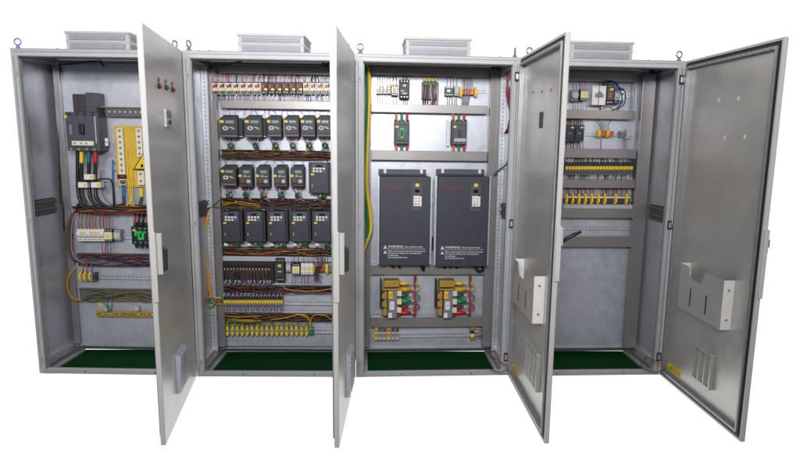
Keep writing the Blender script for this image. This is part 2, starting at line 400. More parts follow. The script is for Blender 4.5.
# doors 3 and 4, inside: document pocket, ventilation frame, label, holes
YI = -DT+.0042
def pocket(c, px0, px1, py_tl, py_bl, py_tr, py_br):
    xh, z1 = dhit(c, px0, py_tl, YI+.06); _, z0 = dhit(c, px0, py_bl, YI+.06); xf, z1b = dhit(c, px1, py_tr, YI+.06); _, z0b = dhit(c, px1, py_br, YI+.06)
    z1 = (z1+z1b)/2; z0 = (z0+z0b)/2; d = .06; L = xf-xh
    b = MB(); y = YI+d
    prof = [(xh, z0), (xh, z1), (xh+L*.22, z1), (xh+L*.26, z1-.05), (xh+L*.30, z1-.07), (xh+L*.52, z1-.07), (xh+L*.56, z1-.04), (xh+L*.60, z1), (xf, z1), (xf, z0)]
    b.prism(prof, y-.002, y, 'door_inside')
    b.box(xf-.002, xf, YI+.0002, y-.0021, z0, z1, 'white_plastic'); b.box(xh, xh+.002, YI+.0002, y-.0021, z0, z1, 'white_plastic')  # white side walls: the light falling on them is put into the colour
    b.box(xh-.0021, xf+.0021, YI+.0002, y-.0021, z0, z0+.002, 'door_inside')
    o = b.build('document_pocket', DOORS[c], bevel=.0008)
    for t in (.30, .67): MB().box(xh+L*t-.006, xh+L*t+.006, y+.0003, y+.001, z0+.04, z0+(z1-z0)*.55, 'gasket').build('slot', o)
    for t in (.2, .8):
        z = z0+(z1-z0)*t; MB().cyl((xf+(.001 if xf > xh else -.001), YI+.03, z), (xf+(.006 if xf > xh else -.006), YI+.03, z), .006, 'mid_grey').build('screw', o)
pocket(3, 681, 724, 262.5, 309, 281, 332)
pocket(2, 514.5, 534, 259, 302, 276, 327)
def vent_in(c, px0, py0, px1, py1):
    x0, x1, z0, z1 = door_rect(c, px0, py0, px1, py1, YI+.01)
    b = MB(); e = .012; m = 'door_inside'
    b.box(x0, x0+e, YI+.0003, YI+.024, z0, z1, m); b.box(x1-e, x1, YI+.0003, YI+.024, z0, z1, m); b.box(x0+e, x1-e, YI+.0003, YI+.024, z1-e, z1, m); b.box(x0+e, x1-e, YI+.0003, YI+.024, z0, z0+e, m)
    for t in (.36, .68): b.box(x0+(x1-x0)*t-.006, x0+(x1-x0)*t+.006, YI+.0003, YI+.022, z0+e, z1-e, m)
    o = b.build('vent_frame', DOORS[c], bevel=.0015)
    g = MB().box(x0+e, x1-e, YI+.0002, YI+.003, z0+e, z1-e, 'door_inside')
    for k in range(14): z = z0+.02+(z1-z0-.04)*k/14; g.box(x0+e, x1-e, YI+.0031, YI+.008, z, z+.005, 'door_inside')
    g.build('louvre', o)
vent_in(3, 694, 349, 713, 385); vent_in(2, 527, 346, 539, 385)
def label(c, px0, py0, px1, py1):
    x0, x1, z0, z1 = door_rect(c, px0, py0, px1, py1, YI)
    o = MB().box(x0, x1, YI+.0003, YI+.001, z0, z1, 'yellow').build('warning_label', DOORS[c])
    g = MB()
    for k in range(3): g.box(x0+.01, x1-.01-.02*k, YI+.0012, YI+.0018, z0+(z1-z0)*(.25+.25*k), z0+(z1-z0)*(.25+.25*k)+.004, 'text_black')
    g.build('print', o)
def door_label(c, u0, u1, z0, z1):
    o = MB().box(-u1, -u0, YI+.0003, YI+.001, z0, z1, 'yellow').build('warning_label', DOORS[c])
    g = MB()
    for k in range(3): g.box(-u1+.01, -u0-.01-.02*k, YI+.0012, YI+.0018, z0+(z1-z0)*(.25+.25*k), z0+(z1-z0)*(.25+.25*k)+.003, 'text_black')
    g.build('print', o)
door_label(3, .07, .25, .07, .115); door_label(2, .07, .25, .07, .115)
for px, py in ((719, 100), (738.5, 98.5), (725, 137.5), (745, 137)):
    x, z = dhit(3, px, py, YI); MB().cyl((x, YI+.0003, z), (x, YI+.0015, z), .012, 'white_plastic').build('hole_disc', DOORS[3])  # white discs paint in the brightness of open holes
x, z = dhit(3, 706, 137, YI); MB().cyl((x, YI+.0003, z), (x, YI+.0015, z), .008, 'light_grey').build('hole_disc', DOORS[3])
for px, py in ((533, 92.5), (542, 91.5), (551, 90)):
    x, z = dhit(2, px, py, YI); MB().cyl((x, YI+.0003, z), (x, YI+.0015, z), .008, 'duct_grey').build('hole_disc', DOORS[2])  # grey discs paint in the tone of small open holes
x0, x1, z0, z1 = door_rect(2, 539.5, 112, 543, 128, YI); MB().box(x0, x1, YI+.0003, YI+.002, z0, z1, 'duct_dark').build('cutout_patch', DOORS[2])  # dark patch painted in for a square open hole
# earth straps at the bottom hinge
for c in (2, 3):
    w = W/2; b = MB()
    b.tube(curve([(w-.09, .03, .10), (w-.10, -.03, .13), (w-.05, -.10, .115), (w-.03, -.14, .11)]), .004, 'copper', 6)
    b.tube(curve([(w-.11, .03, .075), (w-.13, -.02, .06), (w-.07, -.08, .05), (w-.03, -.14, .09)]), .003, 'wire_black', 6)
    b.build('earth_strap', CAB[c][0])

# ------------------------------------------------------------------ interior: back plates and grey frames
YP = .40            # mounting plate
YF = .355           # grey front frame
def plate(c, px0, px1, py0, py1, y=YP, m='plate_zinc', name='mounting_plate'):
    x0, x1, z0, z1 = rect(c, px0, py0, px1, py1, y)
    x0 = max(x0, -W/2+.06); x1 = min(x1, W/2-.06)
    return MB().box(x0, x1, y, y+.003, z0, z1, m).build(name, CAB[c][0])
plate(0, 61, 178, 66, 346)
plate(1, 206, 340, 66, 346, .42)
plate(2, 364, 492, 66, 347, .42)
plate(3, 530, 642, 70, 348, .42)
def bar(c, px0, px1, py0, py1, y=YF, d=.03, m='frame_grey', name='mounting_bar', holes=False):
    x0, x1, z0, z1 = rect(c, px0, py0, px1, py1, y)
    b = MB().box(x0, x1, y, y+d, z0, z1, m)
    o = b.build(name, CAB[c][0], bevel=.002)
    return o
def column(c, px_top, py_top, px_bot, py_bot, wpx, y=YF-.002):
    x0, z1 = at(c, px_top, py_top, y); x1, _ = at(c, px_top+wpx, py_top, y); xb, z0 = at(c, px_bot, py_bot, y); xm = (x0+xb)/2
    return MB().box(xm, xm+(x1-x0), y, y+.035, z0, z1, 'frame_grey').build('frame_column', CAB[c][0], bevel=.002)
# cabinet 1
column(0, 55, 66, 71.5, 344, 6.5, .375)
# cabinet 2
column(1, 206.5, 68, 211.5, 347, 12)
bar(1, 219, 338, 67, 74); bar(1, 220, 338, 100, 109)
# cabinet 3
column(2, 361, 68, 362, 347, 9); column(2, 489.5, 70, 483.5, 347, 13.5)
for a, b_ in ((68, 76), (104.7, 113), (151, 160.5), (265, 274.5), (316.5, 327)): bar(2, 371, 487.5, a, b_)
# cabinet 4
column(3, 638, 72, 629.5, 348, 13)
for a, b_ in ((71.5, 81), (110, 118.7), (148.8, 158), (179.5, 188), (208.7, 218), (236.5, 247)): bar(3, 540, 635, a, b_)

# ------------------------------------------------------------------ helpers for fittings
def rail(c, px0, px1, py, y, hpx=5, m='bright_zinc'):
    x0, x1, z0, z1 = rect(c, px0, py-hpx/2, px1, py+hpx/2, y)
    b = MB().box(x0, x1, y, y+.005, z0, z1, m); h = z1-z0
    b.box(x0, x1, y-.004, y-.0002, z1-h*.22, z1, m); b.box(x0, x1, y-.004, y-.0002, z0, z0+h*.22, m)
    n = int((x1-x0)/.028)
    for k in range(n): x = x0+.008+k*.028; b.box(x, x+.014, y-.0012, y-.0003, (z0+z1)/2-h*.08, (z0+z1)/2+h*.08, 'mid_grey' if c != 0 else 'duct_grey')
    return b.build('din_rail', CAB[c][0])
def duct(c, px0, px1, py0, py1, y=.40, d=.05, m='duct_grey', cols=None, n=10, r=.0022, amp=1.0):
    x0, x1, z0, z1 = rect(c, px0, py0, px1, py1, y-d)
    b = MB().box(x0, x1, y-.012, y-.0003, z0, z1, m)
    b.box(x0, x1, y-d*.55, y-.0122, z0, z0+.003, m); b.box(x0, x1, y-d*.55, y-.0122, z1-.003, z1, m)
    k = x0+.004
    while k < x1-.008: b.box(k, k+.006, y-d*.6, y-.0123, z1-.0062, z1-.0031, m); k += .0125
    o = b.build('wiring_duct', CAB[c][0])
    if cols: hwires(c, x0, x1, z0, z1, y-.016, y-d, cols, n, r, amp)
    return o
def hwires(c, x0, x1, z0, z1, ya, yb, cols, n, r, amp=1.0, name='wire_bundle'):
    b = MB()
    for k in range(n):
        m = random.choice(cols); zc = random.uniform(z0+r*2, z1-r*2); yc = random.uniform(yb, ya); pts = []
        a = x0+random.uniform(0, .12)*(x1-x0); e = x1-random.uniform(0, .12)*(x1-x0); q = max(4, int((e-a)/.06))
        for j in range(q+1):
            zc += random.uniform(-1, 1)*(z1-z0)*.28*amp; zc = min(max(zc, z0+r), z1-r)
            pts.append((a+(e-a)*j/q, yc+random.uniform(-.004, .004), zc))
        b.tube(curve(pts, 3), r*random.uniform(.8, 1.25), m, 5)
    return b.build(name, CAB[c][0])
def vwires(c, px0, px1, py0, py1, y, n, cols, r=.0020, jit=.3, name='wire_bundle', lean=0):
    x0, x1, z0, z1 = rect(c, px0, py0, px1, py1, y); b = MB(); s = (x1-x0)/max(1, n)
    for k in range(n):
        x = x0+s*(k+.5); m = cols[k % len(cols)] if jit < .5 else random.choice(cols)
        pts = [(x+random.uniform(-1, 1)*s*jit+lean, y+.02, z1), (x+random.uniform(-1, 1)*s*jit*.6+lean*.5, y-.002, (z0+z1)/2), (x, y, z0)]
        b.tube(curve(pts, 4), r, m, 5)
    return b.build(name, CAB[c][0])
def cable(c, pts, r, m, name='cable', n=8, steps=5, label=None):
    P = [(at(c, px, py, y)[0], y, at(c, px, py, y)[1]) for px, py, y in pts]
    return MB().tube(curve(P, steps), r, m, n).build(name, CAB[c][0], label=label)
def cables(c, L, name='wire_bundle', label=None):
    b = MB()
    for pts, r, m in L:
        P = [(at(c, px, py, y)[0], y, at(c, px, py, y)[1]) for px, py, y in pts]
        b.tube(curve(P, 5), r, m, 7)
    return b.build(name, CAB[c][0], label=label)
def dims(c, x0, y0, x1, y1, y):
    a, b, z0, z1 = rect(c, x0, y0, x1, y1, y); return (a+b)/2, (z0+z1)/2, b-a, z1-z0

# small square modules with terminals (relays, contactors, supplies)
def module(c, x0, y0, x1, y1, y, d, body, face=None, name='relay', tags=(), bev=.0015, label=None):
    cx, cz, w, h = dims(c, x0, y0, x1, y1, y)
    b = MB(); b.box(-w/2, w/2, 0, d, -h*.5, h*.5, body)
    b.box(-w*.46, w*.46, -.014, -.0002, -h*.30, h*.30, face or body)
    for s in (-1, 1):
        for k in range(3): b.cyl(((k-1)*w*.28, -.0005, s*h*.41), ((k-1)*w*.28, -.003, s*h*.41), min(w*.09, .0045), 'bright_zinc', 8)
    for (tx, tz, tw, th, m) in tags: b.box((tx-tw/2)*w, (tx+tw/2)*w, -.0165, -.0142, (tz-th/2)*h, (tz+th/2)*h, m)
    return b.build(name, CAB[c][0], (cx, y, cz), bevel=bev, label=label)

# ------------------------------------------------------------------ CABINET 1
c = 0
y = .29
# large moulded breaker
cx, cz, w, h = dims(c, 66, 112, 98.5, 151, .27)
b = MB(); b.box(-w/2, w/2, 0, .125, -h/2, h/2, 'breaker_grey'); b.box(-w*.40, w*.40, -.010, -.0002, -h*.40, h*.40, 'breaker_grey'); b.box(w*.40, w*.44, -.006, -.0003, -h*.3, h*.4, 'light_grey')
for k in range(4): b.cyl((-w*.36+k*w*.24, -.001, h*.455), (-w*.36+k*w*.24, -.012, h*.455), .010, 'duct_dark')
for k in range(4): b.cyl((-w*.36+k*w*.24, -.001, -h*.455), (-w*.36+k*w*.24, -.012, -h*.455), .010, 'mid_grey')
br = b.build('main_breaker', CAB[c][0], (cx, .27, cz), bevel=.004)
MB().box(-.014, .014, -.034, -.0105, -.030, .034, 'black').build('toggle', br, (w*.04, 0, h*.06), bevel=.003)
MB().box(-w*.36, -w*.28, -.0125, -.0103, -h*.08, h*.17, 'mid_grey').build('rating_plate', br)
g = MB().box(-w*.31, w*.36, -.016, -.0103, -h*.355, -h*.24, 'cream')
for t in (-.22, -.02, .14): g.cyl((w*t, -.016, -h*.30), (w*t, -.019, -h*.30), .006, 'mid_grey')
g.build('trip_unit', br, bevel=.001)
MB().box(-w*.5, -w*.43, -.006, -.0003, h*.34, h*.42, 'yellow').build('tag', br)
cx2, cz2, w2, h2 = dims(c, 72.5, 94, 86, 115, .28)
b = MB(); b.box(cx2-w2/2, cx2+w2/2, .285, .40, cz2-h2*.35, cz2+h2/2, 'duct_dark'); b.box(cx2+w2/2+.001, cx2+w2*1.25, .278, .40, cz2-h2*.35, cz2+h2/2+.01, 'breaker_grey'); b.box(cx2-w2*.1, cx2+.0, .281, .2848, cz2-h2*.3, cz2+h2/2, 'black')
b.build('terminal_shield', CAB[c][0], bevel=.003)
for px in (98, 105.5):
    x, z = at(c, px, 142, .30); b = MB(); b.box(x-.010, x+.010, .31, .32, z-.025, z+.025, 'white_plastic'); b.cyl((x, .31, z), (x, .303, z), .005, 'mid_grey'); b.build('fixing_bracket', CAB[c][0], bevel=.003)
# cables beneath it
L = []
for px, sl, ex in ((77.5, None, 88), (81.5, 'ochre', 94), (88.8, 'green', 103), (95.2, 'red', 112)):
    L.append(([(px, 150, .32), (px, 166, .32), (px+.3, 188, .32), (px+2.5, 200, .31), (ex, 208, .31), (145, 210, .33)], .011, 'wire_black'))
cables(c, L, 'power_cables')
for px, sl in ((81.5, 'yellow'), (88.8, 'teal'), (95.2, 'red')):
    cable(c, [(px, 151, .306), (px, 157, .306), (px, 163, .306)], .0135 if sl == 'red' else .0125, sl, 'cable_sleeve', 10)
L = []
for k, px in enumerate((80, 86, 92, 97, 84, 99)):
    L.append(([(px, 168, .345), (px+.5, 185, .345), (px+3, 197, .345), (px+11, 206, .34), (px+30, 209, .35)], .008, 'wire_grey'))
cables(c, L, 'cable_bundle')
cables(c, [([(79, 174, .29), (85, 181, .285), (98, 179.5, .285), (108, 179, .30), (112, 182, .31), (113.5, 195, .31), (114, 208, .32)], .006, 'wire_black'),
           ([(113, 160, .37), (112.5, 175, .34), (114, 190, .33), (115, 207, .33)], .005, 'blue'),
           ([(114.5, 162, .37), (112.5, 166, .36), (113, 172, .36)], .003, 'blue'), ([(116, 170, .37), (113.5, 172, .36), (113.5, 185, .35)], .003, 'blue')], 'cable_bundle')
for px, py in ((88.5, 177), (82.5, 185), (95.5, 185)):
    cx, cz, w, h = dims(c, px-4.6, py-2.7, px+4.6, py+2.7, .28)
    o = MB().box(-w/2, w/2, 0, .06, -h/2, h/2, 'white_plastic').build('current_transformer', CAB[c][0], (cx, .28, cz), bevel=.002)
    MB().cyl((w*.28, -.0002, 0), (w*.28, -.002, 0), h*.3, 'yellow').build('cap', o)
# busbar board
cx, cz, w, h = dims(c, 116, 126, 160, 187, .375)
b = MB().box(-w/2, w/2, 0, .006, -h/2, h/2, 'ochre')
b.mats = ['board_yellow']
bd = b.build('busbar_board', CAB[c][0], (cx, .375, cz), label='yellow insulating board')
for px0, px1, py0, py1, nn in ((118, 124, 128.5, 185, 10), (136.2, 142, 128.5, 157, 5), (137.5, 144, 171, 185, 2)):
    a, a2, z0, z1 = rect(c, px0, py0, px1, py1, .35)
    b = MB().box(a-cx, a2-cx, -.024, -.0005, z0-cz, z1-cz, 'cream')
    for k in range(nn): zz = z0-cz+(z1-z0)*(k+.6)/nn; b.cyl(((a+a2)/2-cx, -.024, zz), ((a+a2)/2-cx, -.030, zz), .008, 'mid_grey', 10)
    b.build('busbar', bd, bevel=.0015)
a, z = at(c, 121, 176.5, .34); MB().cyl((a-.02-cx, -.034, z-cz), (a+.03-cx, -.034, z-cz), .014, 'dark_red').build('cable_lug', bd)
a, z = at(c, 122.5, 182, .34); MB().cyl((a-.012-cx, -.032, z-cz), (a+.015-cx, -.032, z-cz), .012, 'blue').build('cable_lug', bd)
# warning triangle
P = [at(c, px, py, .345) for px, py in ((146, 149), (133, 169.5), (159, 169.5))]
P = [(u-cx, v-cz) for u, v in P]
t = MB().prism(P, -.032, -.030, 'text_black'); G = (sum(p[0] for p in P)/3, sum(p[1] for p in P)/3)
t.prism([(G[0]+(p[0]-G[0])*.86, G[1]+(p[1]-G[1])*.86) for p in P], -.0335, -.0322, 'yellow')
t.box(G[0]-.035, G[0]-.018, -.0345, -.0337, G[1]-.03, G[1]-.010, 'text_black'); t.box(G[0]-.010, G[0]+.004, -.0345, -.0337, G[1]-.03, G[1]-.006, 'text_black')
t.prism([(G[0]-.004, G[1]+.055), (G[0]-.016, G[1]+.02), (G[0]-.002, G[1]+.022), (G[0]-.008, G[1]-.002), (G[0]+.012, G[1]+.03), (G[0], G[1]+.028)], -.0345, -.0337, 'text_black')
t.build('warning_sign', bd)
cables(c, [([(130, 176, .365), (130.5, 190, .35), (131, 200, .35), (126, 206, .34), (117, 211, .33)], .0035, 'yellow'), ([(127.5, 165, .365), (128.5, 185, .35), (130, 200, .35), (133, 208, .34), (145, 210, .34)], .0035, 'yellow'),
           ([(131.5, 168, .365), (132.5, 190, .35), (132.5, 203, .35), (137, 207, .34), (150, 209, .34)], .004, 'yellow'), ([(127.5, 150, .365), (127, 160, .362), (130, 168, .362), (132, 180, .36)], .003, 'yellow')], 'earth_wires', 'yellow earth wires')
cables(c, [([(123.5, 186, .345), (123.5, 196, .34), (122, 205, .33), (100, 210, .33)], .010, 'wire_black'), ([(141.5, 187, .345), (141.5, 198, .34), (141, 206, .33), (150, 212, .33)], .010, 'wire_black')], 'power_cables')
cable(c, [(123.7, 187, .336), (123.7, 192, .334), (123.6, 197, .332)], .0115, 'blue', 'cable_sleeve', 10); cable(c, [(141.5, 188, .336), (141.5, 192, .334), (141.4, 197, .332)], .0115, 'yellow', 'cable_sleeve', 10)
# perforated strap at the top right
x0, x1, z0, z1 = rect(c, 104, 107, 165, 117, .36)
b = MB().box(x0+.01, x1, .36, .364, z0, z1-.008, 'duct_grey'); b.box(x0-.01, x1, .345, .40, z1-.007, z1, 'frame_grey')
for k in range(10): x = x0+.035+k*.034; b.cyl((x, .3599, (z0+z1)/2), (x, .3588, (z0+z1)/2), .006, 'bright_zinc', 10)
b.build('support_bar', CAB[c][0])
# upper duct of cables
x0, x1, z0, z1 = rect(c, 72, 205, 160, 213, .33)
hwires(c, x0, x1, z0, z1, .36, .30, ['wire_black', 'wire_black', 'toroid_green', 'wire_black', 'wire_brown', 'wire_ochre', 'dark_red', 'wire_black', 'wire_black'], 20, .0042, .5)
MB().box(x0, x1, .385, .3995, z0, z1, 'duct_grey').build('wiring_duct', CAB[c][0])
vwires(c, 78, 112, 213, 230, .36, 22, ['red', 'wire_pink', 'green', 'wire_grey', 'ochre', 'wire_brown', 'wire_pink', 'navy', 'wire_grey'], .0024, .4)
vwires(c, 101, 114, 241, 254, .36, 5, ['red', 'navy', 'wire_brown', 'blue', 'wire_grey'], .0024, .3)
# modular breakers row (six) + small devices
rail(c, 74, 165, 236, .385, 5)
for k in range(6):
    x0 = 77.2+k*4.55
    o = module(c, x0, 229.2, x0+4.35, 241.2, .345, .04, 'white_plastic', 'white_plastic', 'circuit_breaker', ((0, -.12, .9, .10, 'mid_grey'), (0, .02, .6, .1, 'light_grey')) + (((0, .2, .8, .16, 'yellow'),) if k in (1, 3, 4) else ()))
module(c, 104.5, 229.5, 113, 241.5, .345, .04, 'black', 'cream', 'relay', ((0, 0, .4, .25, 'yellow'),)); module(c, 114, 230, 121, 240.5, .345, .04, 'mid_grey', 'light_grey', 'relay', ((0, 0, .35, .3, 'yellow'),), label='grey relay')
# contactor with green mark
cx, cz, w, h = dims(c, 131.5, 225, 149, 246, .33)
b = MB(); b.box(-w/2, w/2, 0, .06, -h*.42, h*.42, 'black')
for k in range(3):
    for s in (-1, 1): b.cyl((-w*.3+k*w*.3, .02, s*h*.40), (-w*.3+k*w*.3, .02, s*h*.60), .013, 'black', 10); b.cyl((-w*.3+k*w*.3, -.001, s*h*.33), (-w*.3+k*w*.3, -.004, s*h*.33), .007, 'mid_grey', 10)
o = b.build('contactor', CAB[c][0], (cx, .33, cz), bevel=.003)
g = MB(); 
for bx in ((-.30, -.18, -.02, .2), (.10, .22, -.2, .2), (-.12, .10, -.2, -.1), (-.12, -.02, -.1, .12), (-.18, .34, .12, .2)): g.box(bx[0]*w, bx[1]*w, -.005, -.0004, bx[2]*h, bx[3]*h, 'bright_green')
g.build('mark', o); MB().box(-w*.42, -w*.22, -.005, -.0004, h*.21, h*.28, 'yellow').build('tag', o)
vwires(c, 133, 149, 213, 226, .36, 4, ['red', 'wire_black', 'wire_black', 'red'], .008, .2)
# ducts
duct(c, 75, 165, 254.5, 267, .40, .05, 'duct_grey', ['dark_red', 'navy', 'dark_red', 'wire_brown', 'wire_black', 'wire_brown'], 13, .0022)
duct(c, 77, 165, 290, 302.5, .40, .05, 'duct_grey', ['wire_olive', 'wire_ochre', 'duct_dark', 'wire_brown', 'toroid_green'], 7, .0022)
cables(c, [([(82, 262, .35), (83, 268, .34), (82.5, 273, .345)], .003, 'wire_brown'), ([(86, 260, .35), (87, 267, .34), (86.5, 273, .345)], .003, 'red'), ([(91, 263, .35), (92, 268, .34), (91, 273, .345)], .003, 'blue')])
rail(c, 98, 165, 277, .385, 4.5)
for k, (m, x0) in enumerate((('yellow', 79.5), ('mid_grey', 82), ('yellow', 84), ('mid_grey', 86.5), ('yellow', 89), ('mid_grey', 91.3), ('duct_dark', 94))):
    module(c, x0, 272 if m == 'yellow' else 273, x0+2.1, 281, .35, .035, m, m, 'terminal_block', bev=.0008)
# earth bar
x0, x1, z0, z1 = rect(c, 96, 311.5, 165, 317, .365)
b = MB().box(x0, x1, .365, .371, z0, z1, 'gold')
for k in range(24): x = x0+.01+k*(x1-x0-.02)/24; b.cyl((x, .3648, (z0+z1)/2), (x, .357, (z0+z1)/2), .006, random.choice(['bright_zinc', 'yellow', 'gold', 'green']), 8)
o = b.build('earth_bar', CAB[c][0])
for px in (106.5, 137): x, z = at(c, px, 309, .365); MB().box(x-.014, x+.014, .36, .40, z-.012, z+.020, 'light_grey').build('standoff', o)
cables(c, [([(85, 297, .35), (100, 292, .345), (110, 294, .35), (112, 303, .35), (111, 312, .355)], .0028, 'green'), ([(85, 300, .35), (97, 294, .345), (106, 297, .35), (108, 312, .355)], .0028, 'teal'), ([(90, 302, .35), (102, 301, .345), (109, 312, .355)], .0025, 'green')])
x, z = at(c, 100, 304.5, .395); MB().cyl((x, .3998, z), (x, .396, z), .013, 'yellow').build('earth_mark', CAB[c][0])
# loom down the left side
L = []
for k, m in enumerate(('dark_red', 'toroid_green', 'teal', 'wire_brown', 'dark_red', 'wire_black', 'wire_brown', 'wire_grey')):
    L.append(([(80+k, 209, .34), (72+k*.5, 214, .33), (67+k*.7, 226, .32), (67+k*.6, 245, .32), (70+k*.7, 258, .32), (78+k, 262+k*.3, .34)], .0028, m))
for k in range(3): L.append(([(76, 266+k, .34), (69-k*.6, 276, .32), (68-k*.7, 286, .32), (72-k*.4, 297+k, .33), (82, 300+k*.5, .34)], .0024, 'wire_ochre' if k else 'ochre'))
cables(c, L, 'wire_bundle')
# roof lead
cables(c, [([(48, 62, .33), (56, 64.5, .34), (75, 63.5, .37), (98, 60.5, .37), (101, 62.5, .37), (104, 67, .375)], .0045, 'wire_black')], 'roof_lead')
cables(c, [([(60, 66, .38), (59, 120, .38), (60, 195, .37), (63, 205, .37), (64, 230, .37)], .0045, 'wire_black')], 'cable_bundle')

# ------------------------------------------------------------------ CABINET 2
c = 1
# row 1: seventeen breakers
def mcb_proto(c, x0, y0, x1, y1, y, body):
    cx, cz, w, h = dims(c, x0, y0, x1, y1, y)
    b = MB(); b.box(-w/2, w/2, .012, .045, -h/2, h/2, body); b.box(-w*.46, w*.46, 0, .0118, -h*.25, h*.38, body)
    b.box(-w*.44, w*.44, .004, .0117, -h*.46, -h*.26, 'black'); b.box(-w*.44, w*.44, .006, .0117, h*.40, h*.49, 'black')
    b.box(-w*.05, w*.42, -.0015, -.0003, -h*.22, -h*.03, 'yellow')
    for k in range(2): b.cyl((-w*.2+k*w*.4, .0038, -h*.36), (-w*.2+k*w*.4, .002, -h*.36), .003, 'bright_zinc', 8)
    o = b.build('circuit_breaker', CAB[c][0], (cx, y, cz), bevel=.0008)
    MB().box(-w*.32, -w*.04, -.010, -.0004, -h*.02, h*.24, 'red').build('toggle', o); MB().box(w*.04, w*.32, -.010, -.0004, h*.04, h*.32, 'black').build('toggle', o)
    return o
rail(c, 209, 336, 90, .40, 5)
x = 212.0; pm = None; pdk = None
for k in range(17):
    dark = 7 <= k < 13; y = .345
    if dark and pdk is None: o = pdk = mcb_proto(c, x, 81.5, x+6.8, 94, y, 'black')
    elif not dark and pm is None: o = pm = mcb_proto(c, x, 81.5, x+6.8, 94, y, 'white_plastic')
    else:
        cx, cz, _, _ = dims(c, x, 81.5, x+6.8, 94, y); o = copy_part(pdk if dark else pm, CAB[c][0], (cx, y, cz))
    if dark: o['label'] = 'black circuit breaker with red toggle'
    x += 7.0
vwires(c, 211.5, 331, 74.5, 83, .355, 60, ['wire_white', 'wire_white', 'red', 'wire_white', 'wire_black', 'wire_white', 'yellow', 'wire_white', 'wire_pink'], .0032, .7)
vwires(c, 211.5, 331, 93.5, 101, .355, 60, ['wire_white', 'wire_white', 'wire_pink', 'wire_white', 'wire_grey', 'wire_white', 'teal'], .0034, .7)
x0, x1, z0, z1 = rect(c, 209, 75, 211.3, 100, .37); MB().box(x0, x1, .37, .376, z0, z1, 'green').build('terminal_marker', CAB[c][0])

def toroid(c, px, py, y, src=[None]):
    X, Z = at(c, px, py, y)
    if src[0] is None:
        b = MB(); b.tube([(math.cos(a)*.0135, 0, math.sin(a)*.0125) for a in [2*PI*k/16 for k in range(16)]], .0085, 'toroid_green', 8, closed=True)
        o = b.build('ferrite_ring', CAB[c][0], (X, y, Z)); src[0] = o
    else: o = copy_part(src[0], CAB[c][0], (X, y, Z))
    o.rotation_euler = (random.uniform(-.4, .4), random.uniform(-.5, .5), random.uniform(-.5, .5)); return o
def fan_wires(c, x0, x1, py0, tx, ty, y, py1, cols):
    L = []; n = 7
    for k in range(n):
        px = x0+(x1-x0)*(k+.5)/n
        L.append(([(px, py0, y+.02), (px*.75+tx*.25, py0+(ty-py0)*.4, y-.008), (tx+random.uniform(-1, 1), ty, y), (tx+random.uniform(-4, 5), (ty+py1)/2+1, y+.01), (tx+random.uniform(-7, 8), py1+1, y+.03)], .0019, random.choice(cols)))
    L.append(([(tx, ty-1.5, y-.004), (tx+1.6, ty, y-.012), (tx, ty+1.6, y-.004)], .0028, random.choice(['yellow', 'green', 'wire_white'])))
    cables(c, L)
def drive_a(c, x0, y0, x1, y1, y, variant):
    cx, cz, w, h = dims(c, x0, y0, x1, y1, y)
    b = MB(); dk = 'drive_dark2'
    b.prism([(-w/2, -h/2), (w/2, -h/2), (w/2, h*.44), (w*.4, h*.5), (-w*.30, h*.5), (-w/2, h*.38)], 0, .07, dk)
    b.box(-w*.46, w*.46, -.008, -.0002, -h*.34, h*.36, 'drive_dark')
    for s in (-1, 1): b.box(-w*.30, w*.42, .02, .074, s*h*.501, s*h*.56, dk)
    b.box(-w*.46, w*.46, -.004, -.0003, -h*.48, -h*.36, 'duct_grey' if variant == 'a' else 'duct_dark')
    for k in range(6): b.cyl((-w*.38+k*w*.15, -.004, -h*.42), (-w*.38+k*w*.15, -.007, -h*.42), .003, 'wire_pink' if variant == 'a' else 'copper', 8)
    o = b.build('compact_drive', CAB[c][0], (cx, y, cz), bevel=.002)
    MB().box(-w*.15, w*.30, -.0095, -.0082, h*.17, h*.29, 'lcd').build('display', o)
    if variant == 'a':
        MB().box(-w*.46, -w*.24, -.0105, -.0082, h*.18, h*.30, 'yellow').build('tag', o)
        g = MB(); R = h*.085
        g.tube([(-w*.17+math.cos(a)*R*1.25, -.009, -h*.07+math.sin(a)*R*.8) for a in [2*PI*k/18 for k in range(18)]], R*.36, 'white_plastic', 6, closed=True)
        g.build('emblem', o)
        MB().box(w*.04, w*.22, -.0092, -.0082, -h*.04, -h*.01, 'text_white').box(w*.16, w*.34, -.0092, -.0082, -h*.11, -h*.05, 'ochre').build('print', o)
    else:
        MB().box(-w*.5, -w*.26, -.0105, -.0082, -h*.02, h*.09, 'yellow').build('tag', o)
        MB().box(-w*.12, w*.04, -.0092, -.0082, -h*.02, h*.06, 'light_grey').box(w*.12, w*.36, -.0092, -.0082, -h*.02, h*.03, 'ochre').cyl((w*.02, -.008, h*.11), (w*.02, -.011, h*.11), .005, 'green').cyl((w*.2, -.008, h*.10), (w*.2, -.010, h*.10), .004, 'blue').build('print', o)
        MB().box(-w*.3, -w*.05, -.013, -.0082, -h*.30, -h*.10, 'wire_brown').box(w*.1, w*.36, -.013, -.0082, -h*.30, -h*.14, 'light_grey').build('control_terminals', o)
    return o
cols = ['wire_white', 'wire_black', 'wire_black', 'wire_pink', 'wire_brown', 'wire_grey', 'wire_black']
Ypl = .42
YD = .325
